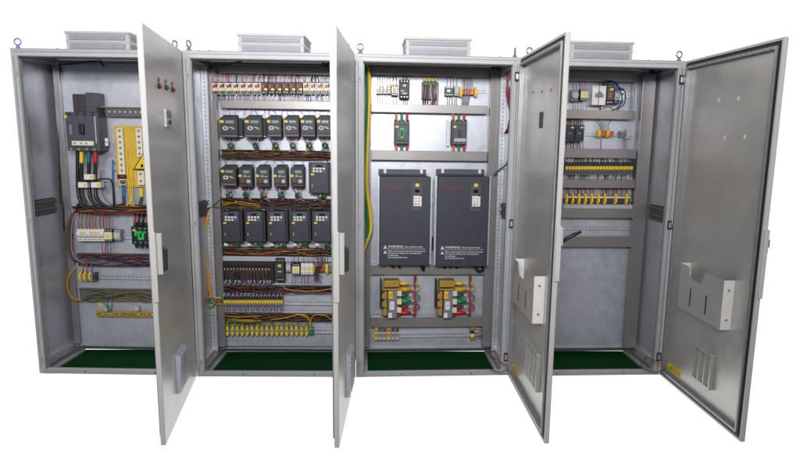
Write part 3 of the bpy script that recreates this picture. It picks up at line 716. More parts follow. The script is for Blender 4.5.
# row 2
pa = None
for x0, x1 in ((219.5, 238), (244.5, 262.5), (266.5, 282), (284.3, 299), (300.6, 315.4), (317, 331)):
    if x1-x0 > 17: o = drive_a(c, x0, 116, x1, 137.5, YD, 'a')
    elif pa is None: o = pa = drive_a(c, x0+.3, 116, x1-.3, 137, YD, 'a')
    else: cx, cz, _, _ = dims(c, x0, 116, x1, 137, YD); o = copy_part(pa, CAB[c][0], (cx, YD, cz))
    t = (x0+x1)/2+(1 if x0 > 260 else 2); fan_wires(c, x0+2, x1-1, 138.5, t, 145.5, YD+.02, 151, cols); toroid(c, t, 145.5, YD+.02)
for px in (240.5, 264):
    for py in (117.5, 135): X, Z = at(c, px, py, .35); MB().box(X-.012, X+.012, .36, .37, Z-.012, Z+.010, 'white_plastic').build('spacer', CAB[c][0])
    x0, x1, z0, z1 = rect(c, px-2, 118, px+2, 136, .35); MB().box(x0, x1, .352, .40, z0, z1, 'drive_dark2').build('fin_block', CAB[c][0])
vwires(c, 220, 331, 109.5, 115.5, .37, 17, ['wire_grey', 'teal', 'wire_white', 'wire_pink', 'wire_grey'], .0018, .7)
# row 3
pb = None
for k, (x0, x1) in enumerate(((220.8, 236.5), (238.8, 252.5), (256, 269.8), (273.5, 287.5), (290.3, 304.3))):
    if k == 0: o = drive_a(c, x0, 166, x1, 186, YD, 'a')
    elif pb is None: o = pb = drive_a(c, x0, 166, x1, 187, YD, 'b')
    else: cx, cz, _, _ = dims(c, x0, 166, x1, 187, YD); o = copy_part(pb, CAB[c][0], (cx, YD, cz))
    t = (x0+x1)/2+1; fan_wires(c, x0+1, x1-1, 187.5, t, 195, YD+.02, 200.5, cols+['dark_red', 'wire_white']); toroid(c, t-.8, 195, YD+.02)
vwires(c, 222, 331, 159, 165.5, .37, 12, ['wire_grey', 'teal', 'wire_white', 'wire_pink'], .0018, .7)
def vfd(c, x0, y0, x1, y1, y, light=False):
    cx, cz, w, h = dims(c, x0, y0, x1, y1, y); body = 'drive_dark2'
    b = MB(); b.box(-w/2, w/2, .012, .09, -h/2, h*.49, body)
    b.box(-w*.40, w*.40, -.006, .0118, -h*.48, h*.5, 'drive_dark'); b.box(-w*.38, w*.38, -.0075, -.0061, -h*.30, -h*.29, 'black')
    for k in range(7): b.box(-w*.495, -w*.502, .03, .085, -h*.4+k*h*.11, -h*.4+k*h*.11+.006, 'black'); 
    for s in (-1, 1): b.box(s*w*.28, s*w*.42, .08, .088, h*.49, h*.53, 'light_grey'); b.box(s*w*.28, s*w*.42, .08, .088, -h*.5, -h*.545, 'light_grey')
    o = b.build('variable_drive', CAB[c][0], (cx, y, cz), bevel=.003)
    g = MB().box(-w*.34, w*.34, -.0095, -.0063, h*.16, h*.46, 'breaker_grey'); g.box(-w*.14, w*.14, -.0105, -.0097, h*.36, h*.42, 'screen')
    k_ = g
    for r_ in range(2):
        for q in range(4): k_.box(-w*.29+q*w*.15, -w*.29+q*w*.15+w*.10, -.012, -.0097, h*.28-r_*h*.085, h*.28-r_*h*.085+h*.055, 'green' if (r_, q) == (1, 3) else 'white_plastic')
    g.build('keypad', o)
    MB().box(-w*.38, -w*.24, -.009, -.0063, h*.09, h*.145, 'yellow').build('tag', o)
    MB().box(-w*.06, w*.10, -.0072, -.0062, h*.08, h*.095, 'text_red').build('print', o); MB().box(-w*.34, -w*.30, -.0072, -.0062, -h*.29, -h*.20, 'ochre').build('mark', o)
    return o
YV = .315
vfd(c, 308.5, 162.5, 330.3, 193.5, YV); fan_wires(c, 314, 326, 194, 319, 196, YV+.03, 200.5, cols); toroid(c, 322.8, 195, YV+.03)
pv = None
for x0, x1 in ((221.3, 242), (244.3, 264.8), (266.8, 287.8), (289.8, 310.3), (312.3, 332)):
    if pv is None: o = pv = vfd(c, x0, 211, x1, 242, YV)
    else: cx, cz, _, _ = dims(c, x0, 211, x1, 242, YV); o = copy_part(pv, CAB[c][0], (cx, YV, cz))
    t = x1-5; fan_wires(c, x0+4, x1-2, 242.5, t-3, 245, YV+.03, 250.5, cols+['yellow', 'red']); toroid(c, t, 244.8, YV+.025)
    X, Z = at(c, x0+5, 244.5, .37); MB().box(X-.014, X+.014, .372, .38, Z-.010, Z+.010, 'white_plastic').build('spacer', CAB[c][0])
wcol = ['dark_red', 'wire_brown', 'wire_brown', 'wire_ochre', 'wire_black', 'wire_black', 'wire_olive', 'duct_dark', 'duct_dark', 'wire_brown']
duct(c, 219, 334, 150.3, 159, .42, .08, 'duct_dark', wcol, 26, .0028); duct(c, 220, 334, 199.3, 208.5, .42, .08, 'duct_dark', wcol, 26, .0028)
duct(c, 221, 334, 249, 256, .42, .08, 'duct_dark', ['orange', 'dark_red', 'wire_ochre', 'wire_olive', 'wire_brown', 'wire_brown', 'dark_red', 'wire_black', 'wire_brown', 'duct_dark'], 22, .0028)
# ochre and green leads in the left half of the two upper ducts
for py0, py1 in ((151, 158.5), (200, 208)):
    x0, x1, z0, z1 = rect(c, 219, py0, 262, py1, .34); hwires(c, x0, x1, z0, z1, .345, .325, ['wire_ochre', 'ochre', 'wire_olive', 'wire_brown', 'wire_ochre', 'dark_red', 'wire_black'], 9, .0024, .9)
bar(c, 222, 334, 256.7, 261.5, .37, .03, 'light_grey')
# relay row
x0, x1, z0, z1 = rect(c, 223.5, 262, 273.5, 286, .34)
b = MB().box(x0, x1, .345, .40, z0+.02, z1-.006, 'duct_dark'); b.box(x0, x1+.006, .33, .3448, z1-.03, z1-.004, 'black'); b.box(x1-.012, x1+.006, .33, .3448, z0+.045, z1-.031, 'black')
o = b.build('relay_board', CAB[c][0], bevel=.002)
g = MB()
for k in range(30):
    x = x0+.008+(x1-x0-.03)*k/29; g.tube(curve([(x, .338, z1-.034), (x+random.uniform(-.004, .004), .325, z1-.07), (x+random.uniform(-.006, .006), .336, z0+.03)], 4), .0022, random.choice(['wire_brown', 'dark_red', 'wire_black', 'wire_brown', 'wire_black']), 5)
    if k % 2 == 0: g.tube([(x+.004, .322, z1-.052), (x+.007, .322, z1-.040)], .003, 'cream', 6)
    if k % 2: g.tube([(x, .322, z0+.028), (x+.004, .322, z0+.044)], .0032, random.choice(['wire_white', 'light_grey', 'blue']), 6)
g.build('wire_bundle', CAB[c][0])
for k in range(10):
    x = x0+.012+(x1-x0-.04)*k/9; MB().box(x-.008, x+.008, .334, .3446, z0+.018, z0+.038, 'mid_grey').build('plug_relay', o)
module(c, 275.5, 258.5, 284.5, 281.5, .34, .05, 'black', 'duct_dark', 'relay', ((0, .2, .35, .12, 'yellow'), (0, -.05, .5, .05, 'light_grey')))
module(c, 286, 262, 291, 272, .35, .04, 'mid_grey', 'light_grey', 'relay', label='grey relay'); module(c, 292.3, 264, 300, 275, .345, .045, 'black', 'cream', 'relay', ((0, 0, .4, .3, 'yellow'),), label='cream faced relay')
for k in range(3): module(c, 301+k*4.1, 263.5, 304.9+k*4.1, 274.5, .345, .045, 'white_plastic', 'white_plastic', 'circuit_breaker', ((0, -.02, .8, .14, 'yellow'), (0, .15, .7, .1, 'light_grey')), bev=.001)
rail(c, 283, 334, 269, .40, 4.5)
x0, x1, z0, z1 = rect(c, 313.5, 267, 326, 271.5, .345); MB().box(x0, x1, .345, .37, z0, z1, 'copper').build('terminal_strip', CAB[c][0], bevel=.001)
module(c, 325.5, 264.5, 328.2, 273.5, .34, .04, 'yellow', 'yellow', 'end_stop', bev=.001); module(c, 313, 265, 315, 273.5, .34, .04, 'ochre', 'ochre', 'end_stop', bev=.001); module(c, 328.6, 266.5, 331.5, 272, .35, .03, 'mid_grey', 'mid_grey', 'end_stop', bev=.001, label='grey end stop')
vwires(c, 291, 328, 256, 264, .36, 16, ['wire_grey', 'blue', 'wire_pink', 'wire_brown', 'wire_grey', 'dark_red'], .0022, .4)
vwires(c, 291, 322, 275, 284, .36, 13, ['red', 'blue', 'wire_grey', 'wire_pink', 'navy', 'dark_red'], .0022, .4)
cables(c, [([(316+k*2.3, 257, .36), (318+k*1.5, 262, .34), (315+k, 272, .338), (314+k*1.3, 281, .35)], .0024, 'wire_brown' if k % 2 else 'wire_black') for k in range(5)])
bar(c, 223, 334, 283.2, 286, .38, .02, 'light_grey')
duct(c, 223, 334, 286.2, 293.5, .42, .08, 'duct_dark', ['navy', 'dark_red', 'duct_dark', 'navy', 'wire_brown', 'wire_black'], 20, .003)
cables(c, [([(282, 284, .33), (286, 289, .33), (300, 291, .33), (315, 291, .33), (334, 288.5, .33)], .0026, 'ochre')])
# numbered terminal strip, twenty two terminals
rail(c, 222, 335, 302.3, .395, 5)
def term_proto(c, x0, y0, x1, y1, y, mode):
    cx, cz, w, h = dims(c, x0, y0, x1, y1, y)
    b = MB(); b.box(-w*.46, w*.46, 0, .035, -h*.5, h*.5, 'mid_grey' if mode == 0 else 'duct_grey')
    b.box(-w*.44, w*.44, -.006, -.0002, -h*.09, h*.15, 'yellow'); b.box(-w*.34, w*.34, -.008, -.0002, h*.20, h*.46, 'black'); b.cyl((0, -.001, -h*.30), (0, -.006, -h*.30), w*.26, 'black' if mode == 0 else 'toroid_green', 8)
    return b.build('terminal_block', CAB[c][0], (cx, y, cz), bevel=.0005)
p = None
for k in range(22):
    x0 = 224+k*2.68; cx, cz, _, _ = dims(c, x0, 295.5, x0+2.5, 308.5, .35)
    if p is None: p = term_proto(c, x0, 295.5, x0+2.5, 308.5, .35, 0)
    else: copy_part(p, CAB[c][0], (cx, .35, cz))
vwires(c, 223.5, 283, 293, 298, .352, 44, ['wire_white', 'wire_grey', 'wire_black'], .0017, .4)
vwires(c, 223.5, 283, 306, 312.5, .352, 40, ['wire_grey', 'wire_white', 'wire_grey', 'light_grey'], .0026, .4, lean=.006)
bar(c, 223, 335, 311, 314.3, .38, .02, 'light_grey')
duct(c, 223, 335, 314.4, 323, .42, .08, 'duct_dark', ['wire_brown', 'dark_red', 'wire_brown', 'wire_black', 'duct_dark'], 18, .003)
x0, x1, z0, z1 = rect(c, 224, 315, 262, 322, .335); hwires(c, x0, x1, z0, z1, .337, .320, ['wire_ochre', 'wire_olive', 'ochre', 'wire_ochre'], 9, .003, .9)
cables(c, [([(270, 320, .33), (285, 318, .325), (300, 314.5, .325), (308, 317, .325), (310, 324, .34), (310.5, 330, .35)], .0032, 'ochre'), ([(334, 322, .34), (326, 316, .325), (315, 315, .325), (311, 320, .33), (310.5, 330, .35)], .0032, 'ochre'), ([(296, 314, .33), (303, 316, .325), (309, 320, .33), (310, 330, .35)], .003, 'ochre')])
vwires(c, 224, 309, 322.5, 329, .352, 40, ['green', 'wire_brown', 'mid_grey', 'ochre', 'teal'], .0024, .5)
rail(c, 222, 335, 330.8, .395, 5)
p = None
for k in range(17):
    x0 = 226+k*4.95; cx, cz, w, h = dims(c, x0, 326.5, x0+2.4, 335.5, .35)
    if p is None: p = MB().box(-w/2, w/2, 0, .04, -h/2, h/2, 'yellow').box(-w*.3, w*.3, -.003, -.0003, -h*.1, h*.1, 'green').build('earth_terminal', CAB[c][0], (cx, .35, cz), bevel=.0008)
    else: copy_part(p, CAB[c][0], (cx, .35, cz))
    x0 += 2.5; cx, cz, w, h = dims(c, x0, 327.5, x0+2.2, 334, .352)
    if k == 0: q = MB().box(-w/2, w/2, 0, .035, -h/2, h/2, 'mid_grey').build('terminal_block', CAB[c][0], (cx, .352, cz), bevel=.0008)
    else: copy_part(q, CAB[c][0], (cx, .352, cz))
module(c, 308.8, 328, 313.4, 334.5, .35, .04, 'green', 'green', 'end_stop', label='green end block')
# loom on the left upright
L = []
for k, m in enumerate(('yellow', 'green', 'teal', 'red', 'orange', 'ochre')):
    o_ = k*1.0
    L.append(([(208+o_*.3, 210, .32), (203+o_, 216, .31), (200.5+o_, 235, .30), (202+o_*1.1, 262, .30), (204+o_*1.1, 285, .30), (208+o_, 296+(k % 3)*3, .31), (222, 298+k*1.3, .33)], .0045, m))
L.append(([(203, 212, .30), (199, 235, .29), (202, 270, .29), (203.5, 300, .29), (206, 313, .30), (213, 314, .31)], .004, 'ochre'))
L.append(([(205, 270, .30), (204, 290, .29), (206, 305, .29), (212, 307, .29), (216, 301, .30), (210, 299, .30), (222, 303, .33)], .004, 'green'))
cables(c, L, 'wire_bundle', 'yellow, green and red cable loom')
cables(c, [([(207, 210, .31), (214, 205, .32), (219, 200, .33)], .0022, 'wire_black'), ([(208, 208, .31), (213, 207, .32), (224, 207.5, .33)], .0022, 'wire_black')])

# ------------------------------------------------------------------ CABINET 3
c = 2
rail(c, 371, 489, 90, .415, 4.5, 'plate_zinc')
for k in range(4): module(c, 376+k*3.7, 84.5, 379.5+k*3.7, 93.5, .36, .05, 'white_plastic', 'white_plastic', 'circuit_breaker', ((0, -.1, .8, .14, 'light_grey'),) + (((0, .2, .9, .2, 'yellow'),) if k in (1, 3) else ()), bev=.001)
module(c, 391, 84.5, 398, 95.5, .36, .05, 'black', 'cream', 'relay', ((0, -.02, .4, .3, 'gold'),), label='cream faced relay')
module(c, 399.3, 79.5, 409.5, 98.5, .35, .06, 'duct_dark', 'drive_dark', 'relay', ((0, .18, .3, .12, 'yellow'), (-.2, -.1, .4, .05, 'text_white'), (0, -.24, .5, .1, 'light_grey')))
vwires(c, 376.5, 390.5, 76, 85, .38, 6, ['wire_grey', 'wire_pink', 'wire_grey', 'navy', 'wire_pink'], .0018, .2); vwires(c, 376.5, 390.5, 93.5, 105, .38, 6, ['wire_grey', 'wire_pink', 'wire_grey', 'wire_pink'], .0018, .2)
vwires(c, 391.5, 398, 76, 85, .38, 2, ['wire_grey', 'navy'], .002, .2); vwires(c, 391.5, 398, 95, 105, .38, 2, ['wire_pink', 'navy'], .002, .2)
vwires(c, 402, 408, 75, 80, .37, 3, ['wire_black', 'wire_grey'], .0024, .4); vwires(c, 402, 408, 98, 105, .37, 3, ['wire_brown', 'wire_black'], .0024, .4)
# terminal block with brown leads
cx, cz, w, h = dims(c, 422, 82, 438.5, 99, .36)
o = MB().box(-w/2, w/2, 0, .055, -h*.5, h*.5, 'mid_grey').box(-w*.48, w*.48, -.01, -.0002, h*.26, h*.48, 'toroid_green').build('terminal_strip', CAB[c][0], (cx, .36, cz), bevel=.002)
for k in range(4): MB().box(-w*.42+k*w*.22, -w*.28+k*w*.22, .0, .03, h*.56, h*.74, 'yellow').build('marker', o)
cables(c, [([(424.5+k*2.1, 85, .345), (424.5+k*2.1+random.uniform(-1, 1), 92, .335), (423.5+k*2.4+random.uniform(-1.5, 1.5), 99, .345), (423+k*2.3, 105, .37)], .0045, random.choice(['wire_brown', 'wire_black', 'wire_brown', 'light_grey', 'copper'])) for k in range(7)])
module(c, 445, 86.5, 453.5, 95.5, .36, .04, 'mid_grey', 'toroid_green', 'relay', ((-.1, 0, .4, .3, 'cream'),), label='green and cream relay'); module(c, 454.3, 86, 459, 95.5, .36, .04, 'light_grey', 'light_grey', 'relay', label='pale relay')
for a, m in ((459.5, 'yellow'), (474.5, 'yellow')): module(c, a, 87, a+2.6, 96.5, .355, .045, m, m, 'end_stop', bev=.001)
x0, x1, z0, z1 = rect(c, 462.3, 89, 474.2, 94.5, .36); MB().box(x0, x1, .36, .39, z0, z1, 'copper').build('terminal_strip', CAB[c][0], bevel=.001)
vwires(c, 446, 458, 76, 87, .38, 4, ['wire_grey', 'wire_pink', 'wire_grey'], .002, .2); vwires(c, 446, 458, 95.5, 105, .38, 5, ['wire_grey', 'wire_grey', 'duct_grey'], .0026, .4)
cables(c, [([(462+k*1.5, 76, .39), (463+k*1.6, 84, .37), (463+k*1.4, 90, .355), (461.5+k*1.1, 105, .38)], .0022, 'wire_brown' if k % 2 else 'wire_grey') for k in range(7)])
# two moulded breakers
def breaker(c, x0, y0, x1, y1, y, kind):
    cx, cz, w, h = dims(c, x0, y0, x1, y1, y)
    b = MB().box(-w/2, w/2, 0, .07, -h/2, h/2, 'breaker_grey').box(-w*.42, w*.42, -.012, -.0002, -h*.36, h*.36, 'breaker_grey')
    for s in (-1, 1):
        for k in range(3): b.cyl(((k-1)*w*.3, -.0005, s*h*.43), ((k-1)*w*.3, -.006, s*h*.43), .007, 'mid_grey', 10)
        for k in range(4): b.box((k-1.5)*w*.3-.004, (k-1.5)*w*.3+.004, -.004, .06, s*h*.501, s*h*.56, 'breaker_grey')
    o = b.build('moulded_breaker', CAB[c][0], (cx, y, cz), bevel=.003)
    MB().box(-.008, .008, -.028, -.0122, -.022, .018, 'black').build('toggle', o)
    if kind: MB().box(-w*.10, w*.12, -.0145, -.0122, -h*.24, h*.2, 'bright_green').box(-w*.3, w*.3, -.014, -.0123, h*.06, h*.12, 'green').box(-w*.22, -w*.12, -.0145, -.0122, -h*.16, h*.05, 'green').build('mark', o)
    else: MB().box(-w*.36, w*.44, -.016, -.0122, -h*.38, -h*.24, 'light_grey').build('trip_unit', o, bevel=.001)
    MB().box(-w*.42, -w*.22, -.0145, -.0122, h*.2, h*.3, 'yellow').build('tag', o)
    return o
breaker(c, 394.3, 121, 409.3, 144, .34, True); breaker(c, 451.8, 121, 466.8, 144.5, .34, False)
for x0 in (396.2, 453.3):
    for k, m in enumerate(('orange', 'green', 'red')):
        px = x0+k*5.4
        for a, b_ in ((113.5, 120.5), (144.8, 151)):
            cable(c, [(px, a, .375), (px, (a+b_)/2, .372), (px, b_, .37)], .0085, m if m != 'orange' or a > 130 or x0 > 420 else 'gold', 'cable_sleeve', 8)
x0, x1, z0, z1 = rect(c, 447, 120, 449.5, 146, .37); MB().box(x0, x1, .38, .41, z0, z1, 'white_plastic').build('fixing_bracket', CAB[c][0])
# big drives
def big_drive(c, x0, y0, x1, y1, y, tx):
    cx, cz, w, h = dims(c, x0, y0, x1, y1, y); d = .419-y
    b = MB().box(-w/2, w/2, 0, d-.03, -h/2, h/2, 'drive_dark')
    o = b.build('large_drive', CAB[c][0], (cx, y, cz), bevel=.004)
    g = MB().box(-w*.52, w*.42, .05, .06, h*.502, h*.575, 'breaker_grey').box(-w*.48, w*.40, .03, .0498, h*.502, h*.52, 'drive_dark2')
    for t in (-.42, .30): g.box(w*t, w*t+.018, .046, .0499, h*.53, h*.575, 'white_plastic')
    g.build('top_bracket', o, bevel=.002)
    MB().box(-w*.54, -w*.501, .04, .06, -h*.5, h*.5, 'plate_zinc').build('side_flange', o); MB().box(w*.501, w*.55, .04, .06, -h*.5, h*.5, 'plate_zinc').build('side_flange', o)
    g = MB().box(w*.13, w*.34, -.003, -.0003, h*.12, h*.42, 'breaker_grey'); fr = g.build('keypad_bezel', o, bevel=.002)
    g = MB().box(w*.16, w*.33, -.012, -.0032, h*.17, h*.38, 'breaker_grey').box(w*.165, w*.325, -.0135, -.0122, h*.175, h*.29, 'white_plastic').box(w*.19, w*.28, -.0132, -.0122, h*.325, h*.36, 'screen')
    g.cyl((w*.30, -.0136, h*.295), (w*.30, -.019, h*.295), .006, 'black', 10)
    for q in range(2):
        for r_ in range(3): g.box(w*.19+q*w*.06, w*.225+q*w*.06, -.0152, -.0136, h*.19+r_*h*.033, h*.205+r_*h*.033, ('green' if q == 0 else 'wire_pink') if r_ == 0 else 'light_grey')
    g.build('keypad', fr, bevel=.001)
    MB().box(w*.20, w*.27, -.008, -.0004, h*.39, h*.425, 'yellow').build('tag', o)
    text('POWTRAN', h*.042, 'text_red', o, (-w*.40, -.0004, h*.375), 'lettering', bold=.0002)
    s = h*.036
    text('WARNING', s*.98, 'text_white', o, (-w*.33, -.0004, -h*.285), 'lettering', bold=.0003, sx=1.0)
    text('Risk of electric shock', s*.66, 'text_white', o, (w*.0, -.0004, -h*.287), 'lettering', bold=.0002)
    for k, tt in enumerate(('Before opening the cover disconnect power', 'and wait ten minutes for the capacitors', 'to discharge', 'See manual before use')):
        text(tt, s*.66, 'text_white', o, (-w*.33, -.0004, -h*(.335+.024*k)), 'lettering', bold=.0001, sx=1.0)
    g = MB().box(-w*.43, w*.42, -.0012, -.0004, -h*.312, -h*.309, 'text_white')
    for zz in (-.285, -.345):
        g.prism([(-w*.42, h*zz-s*.45), (-w*.35, h*zz-s*.45), (-w*.385, h*zz+s*.5)], -.0012, -.0004, 'text_white')
        g.box(-w*.388, -w*.382, -.0018, -.00125, h*zz-s*.25, h*zz+s*.15, 'text_black')
    g.build('warning_print', o)
    return o
big_drive(c, 379.5, 176.5, 430, 265.5, .27, 0); big_drive(c, 437, 176.5, 488.3, 266.5, .27, 1)
for x0, cs in ((387, ('yellow', 'toroid_green', 'dark_red')), (444, ('wire_black', 'wire_brown', 'wire_black'))):
    for k, m in enumerate(cs): cable(c, [(x0+k*6, 264, .34), (x0+k*6, 266.5, .345), (x0+1+k*6, 268, .36), (x0+2+k*6, 269, .40)], .009, m, 'power_cable', 8)
cable(c, [(421.5, 264, .31), (422, 267, .31), (423.5, 270, .335), (424, 266, .37)], .010, 'wire_black', 'power_cable', 8); cable(c, [(474, 265, .31), (478, 271, .31), (483, 270, .32), (482, 265, .34)], .008, 'wire_black', 'power_cable', 8)
for px in (432, 434): 
    x0, x1, z0, z1 = rect(c, px, 237, px+1.6, 250, .37); MB().box(x0, x1, .375, .385, z0, z1, 'drive_dark2').build('clip', CAB[c][0])
# transformers
def transformer(c, ox):
    cx, cz, w, h = dims(c, ox+3, 279, ox+20, 317, .32)
    b = MB(); b.box(-w*.5, w*.42, -.0, .09, h*.30, h*.47, 'gold'); b.box(-w*.5, w*.42, -.002, .088, h*.22, h*.26, 'gold')
    for k in range(3): b.prism([(-w*.60, h*(.11-.22*k)), (-w*.44, h*(.19-.22*k)), (-w*.30, h*(.19-.22*k)), (-w*.30, h*(-.01-.22*k)), (-w*.44, h*(-.01-.22*k)), (-w*.60, h*(.02-.22*k))], -.004, .08, 'gold')
    for k in range(3): b.box(w*.29, w*.56, .004, .08, h*(.06-.22*k), h*(.20-.22*k), 'cream')
    b.box(-w*.70, -w*.61, .03, .09, -h*.28, h*.48, 'black'); b.box(-w*.5, w*.5, .02, .085, -h*.5, -h*.44, 'wire_brown')
    o = b.build('transformer', CAB[c][0], (cx, .30, cz), bevel=.003)
    g = MB().box(-w*.24, w*.28, -.010, .08, -h*.5, h*.215, 'mid_grey').build('core', o, bevel=.002)
    MB().box(-w*.22, w*.02, -.0125, -.0103, h*.02, h*.20, 'yellow').box(-w*.12, -w*.04, -.0132, -.0126, h*.07, h*.10, 'red').box(-w*.16, w*.0, -.0132, -.0126, h*.12, h*.13, 'text_black').build('yellow_label', g)
    MB().box(-w*.14, w*.12, -.0125, -.0103, -h*.28, -h*.06, 'white_plastic').box(-w*.22, w*.0, -.0125, -.0103, -h*.49, -h*.36, 'white_plastic').box(-w*.08, w*.06, -.0132, -.0126, -h*.18, -h*.15, 'light_grey').build('rating_label', g)
    for k, m in enumerate(('yellow', 'ochre', 'toroid_green', 'green', 'dark_red', 'red')):
        z = h*(.38-.155*k); r = .013 if k % 2 == 0 else .018
        dx = .066 if k % 2 == 0 else .085
        q = MB().tube([(w*.42, .03, z), (w*.42+dx*.45, .022, z), (w*.42+dx, .02, z+.003)], [r*.9, r, r*.45], m, 8).build('cable_boot', o)
        MB().tube([(w*.42+dx+.0005, .02, z+.003), (w*.42+dx+.016, .02, z+.004)], .0048, 'wire_white', 7).build('ferrule', q)
    xs = w*.42+.105
    g = MB()
    for k, m in enumerate(('dark_red', 'gold', 'dark_red', 'red')):
        g.tube(curve([(xs+k*.004, .04+.004*k, h*.56), (xs+.002-k*.003, .03, h*.2), (xs+k*.003, .028, -h*.15), (xs-.002+k*.003, .035, -h*.5)], 5), .0052, m, 6)
    for k, (m, z) in enumerate((('ochre', .25), ('teal', -.02), ('dark_red', -.28))):
        g.tube(curve([(xs, .03, h*(z+.12)), (xs+.03, .03, h*(z+.08)), (xs+.03, .03, h*(z-.02)), (xs-.01, .03, h*(z-.07))], 5), .005, m, 6)
    g.build('wire_bundle', o)
    return o
transformer(c, 380.5); transformer(c, 435.8)
rail(c, 373, 470, 335, .405, 4.2)
p = None
for k, m in enumerate(('yellow', 'green', 'red', 'yellow', 'teal', 'dark_red')):
    px = 374.3+k*4.2; cx, cz, w, h = dims(c, px, 332, px+3.8, 340, .36)
    o = MB().box(-w*.46, w*.46, 0, .045, -h/2, h/2, 'light_grey' if k not in (0, 3) else 'yellow').box(-w*.3, w*.3, -.004, -.0003, -h*.1, h*.3, 'mid_grey').build('terminal_block', CAB[c][0], (cx, .36, cz), bevel=.001)
    MB().tube([(0, .01, h*.5), (0, .006, h*.75), (0, .012, h*1.15)], [.005, .009, .007], m if k != 3 else 'ochre', 8).build('cable_boot', o)
for k in range(4):
    cx, cz, w, h = dims(c, 470.5, 327.5+k*3.2, 474.5, 330.5+k*3.2, .36); MB().box(-w/2, w/2, 0, .045, -h/2, h/2, ('gold', 'black', 'cream', 'gold')[k]).build('terminal_block', CAB[c][0], (cx, .36, cz), bevel=.001)
cables(c, [([(474, 329+k*2.8, .355), (477, 328+k*3, .35), (480, 330+k*2.5, .36), (482, 329+k*2.8, .38)], .0028, m) for k, m in enumerate(('orange', 'wire_white', 'orange', 'wire_black'))])
# slotted strip at the bottom
x0, x1, z0, z1 = rect(c, 371, 345.5, 484, 349, .395)
# earth looms: left post
L = []
for k, (m, o_) in enumerate((('green', 0), ('green', 1.4), ('yellow', 3), ('yellow', 4.2))):
    L.append(([(363.5+o_*.3, 62, .30), (365+o_*1.1, 72, .26), (366+o_, 100, .24), (364.5+o_*.8, 150, .24), (362.5+o_*1.2, 185, .24), (366+o_*1.2, 215, .25), (367.5+o_*.8, 232, .26), (364-o_*.3, 246+k*3, .27), (362, 262, .29)], .0046, m))
L.append(([(362.5, 190, .24), (364, 203, .24), (362, 215, .25)], .006, 'red')); L.append(([(367, 200, .26), (365, 212, .25), (361.5, 222, .25)], .005, 'teal')); L.append(([(371, 232, .27), (366, 240, .26), (361, 243, .26)], .004, 'ochre'))
cables(c, L, 'earth_loom', 'green and yellow earth wires hanging from the roof')
# right loom
L = []
for k, m in enumerate(('dark_red', 'red', 'navy', 'dark_red', 'red', 'wire_brown')):
    L.append(([(512, 68+k, .12), (509-k*.5, 78, .12), (506.5+k*.6, 90, .12), (508+k*.8, 102, .13), (510+k*.3, 112, .14), (510-k*.3, 124, .16), (505+k*.6, 133, .25)], .0055, m))
for k, m in enumerate(('teal', 'blue', 'teal')): L.append(([(510+k*.6, 105, .12), (511+k*.5, 130, .12), (510+k*.5, 150, .14), (507+k*.4, 163, .20), (500+k*.3, 169, .29), (494, 174+k, .32)], .0042, m))
cables(c, L, 'wire_bundle', 'red and blue cable loom')

# ------------------------------------------------------------------ CABINET 4
c = 3
rail(c, 545, 634, 95, .41, 4.5); rail(c, 545, 634, 133.5, .41, 4.5)
x, z = at(c, 575, 95, .34); cx, cz, w, h = dims(c, 571, 89.5, 578.5, 101, .36)
b = MB().box(-w/2, w/2, 0, .045, -h/2, h/2, 'mid_grey').cyl((0, -.0002, 0), (0, -.018, 0), w*.46, 'light_grey'); b.build('rotary_relay', CAB[c][0], (cx, .36, cz), bevel=.002)
module(c, 580, 89, 587.5, 100.5, .36, .045, 'black', 'cream', 'relay', ((.1, 0, .35, .35, 'yellow'),), label='cream faced relay')
vwires(c, 572, 587, 81, 89.5, .38, 5, ['wire_pink', 'wire_grey', 'dark_red', 'wire_pink'], .0022, .3); vwires(c, 572, 587, 100.5, 110, .38, 6, ['wire_pink', 'wire_grey', 'dark_red', 'wire_grey'], .0022, .3)
x0, x1, z0, z1 = rect(c, 592.3, 85.5, 598.6, 105, .345); x2, x3, _, _ = rect(c, 599.4, 85.5, 606, 105, .345)
o = MB().box(x0, x1, .345, .40, z0, z1, 'white_plastic').box(x2, x3, .345, .40, z0, z1, 'white_plastic').build('power_supply', CAB[c][0], bevel=.002)
MB().box(x0+.02, x3-.02, .335, .3447, (z0+z1)/2-.012, (z0+z1)/2+.012, 'mid_grey').cyl(((x0+x3)/2, .345, (z0+z1)/2+.014), ((x0+x3)/2, .333, (z0+z1)/2+.014), .012, 'mid_grey').build('coupling', o)
module(c, 606.7, 84.5, 613.5, 104, .345, .055, 'black', 'wire_brown', 'relay', ((.1, .25, .5, .12, 'yellow'), (-.1, 0, .4, .03, 'light_grey'), (-.1, -.12, .4, .03, 'light_grey')))
module(c, 614.3, 87.5, 618.3, 103.5, .35, .05, 'dark_blue', 'light_grey', 'contactor', ((0, .2, .4, .1, 'black'), (0, -.15, .4, .1, 'black'))); module(c, 619, 88, 623.3, 103.5, .35, .05, 'blue', 'white_plastic', 'contactor', ((0, .1, .6, .16, 'navy'),), label='blue contactor')
cables(c, [([(600, 110, .38), (603, 84, .35), (610, 81, .34), (616, 83, .335), (620, 90, .335), (622, 101, .33), (617, 108, .34), (611, 111, .38)], .004, 'wire_black'),
           ([(606, 80, .37), (613, 82, .34), (619, 87, .335), (625, 92, .33), (624.5, 103, .33), (619, 108, .34), (616, 112, .38)], .004, 'navy'),
           ([(598, 85, .37), (604, 81.5, .34), (612, 83, .34)], .003, 'wire_brown'), ([(597, 106, .36), (602, 109, .34), (608, 107, .34), (613, 109, .36)], .003, 'wire_brown'), ([(618, 82, .36), (613, 84, .335), (617, 92, .335)], .004, 'blue')])
vwires(c, 630, 637, 81, 118, .40, 3, ['wire_grey', 'light_grey', 'wire_white'], .0045, .2)
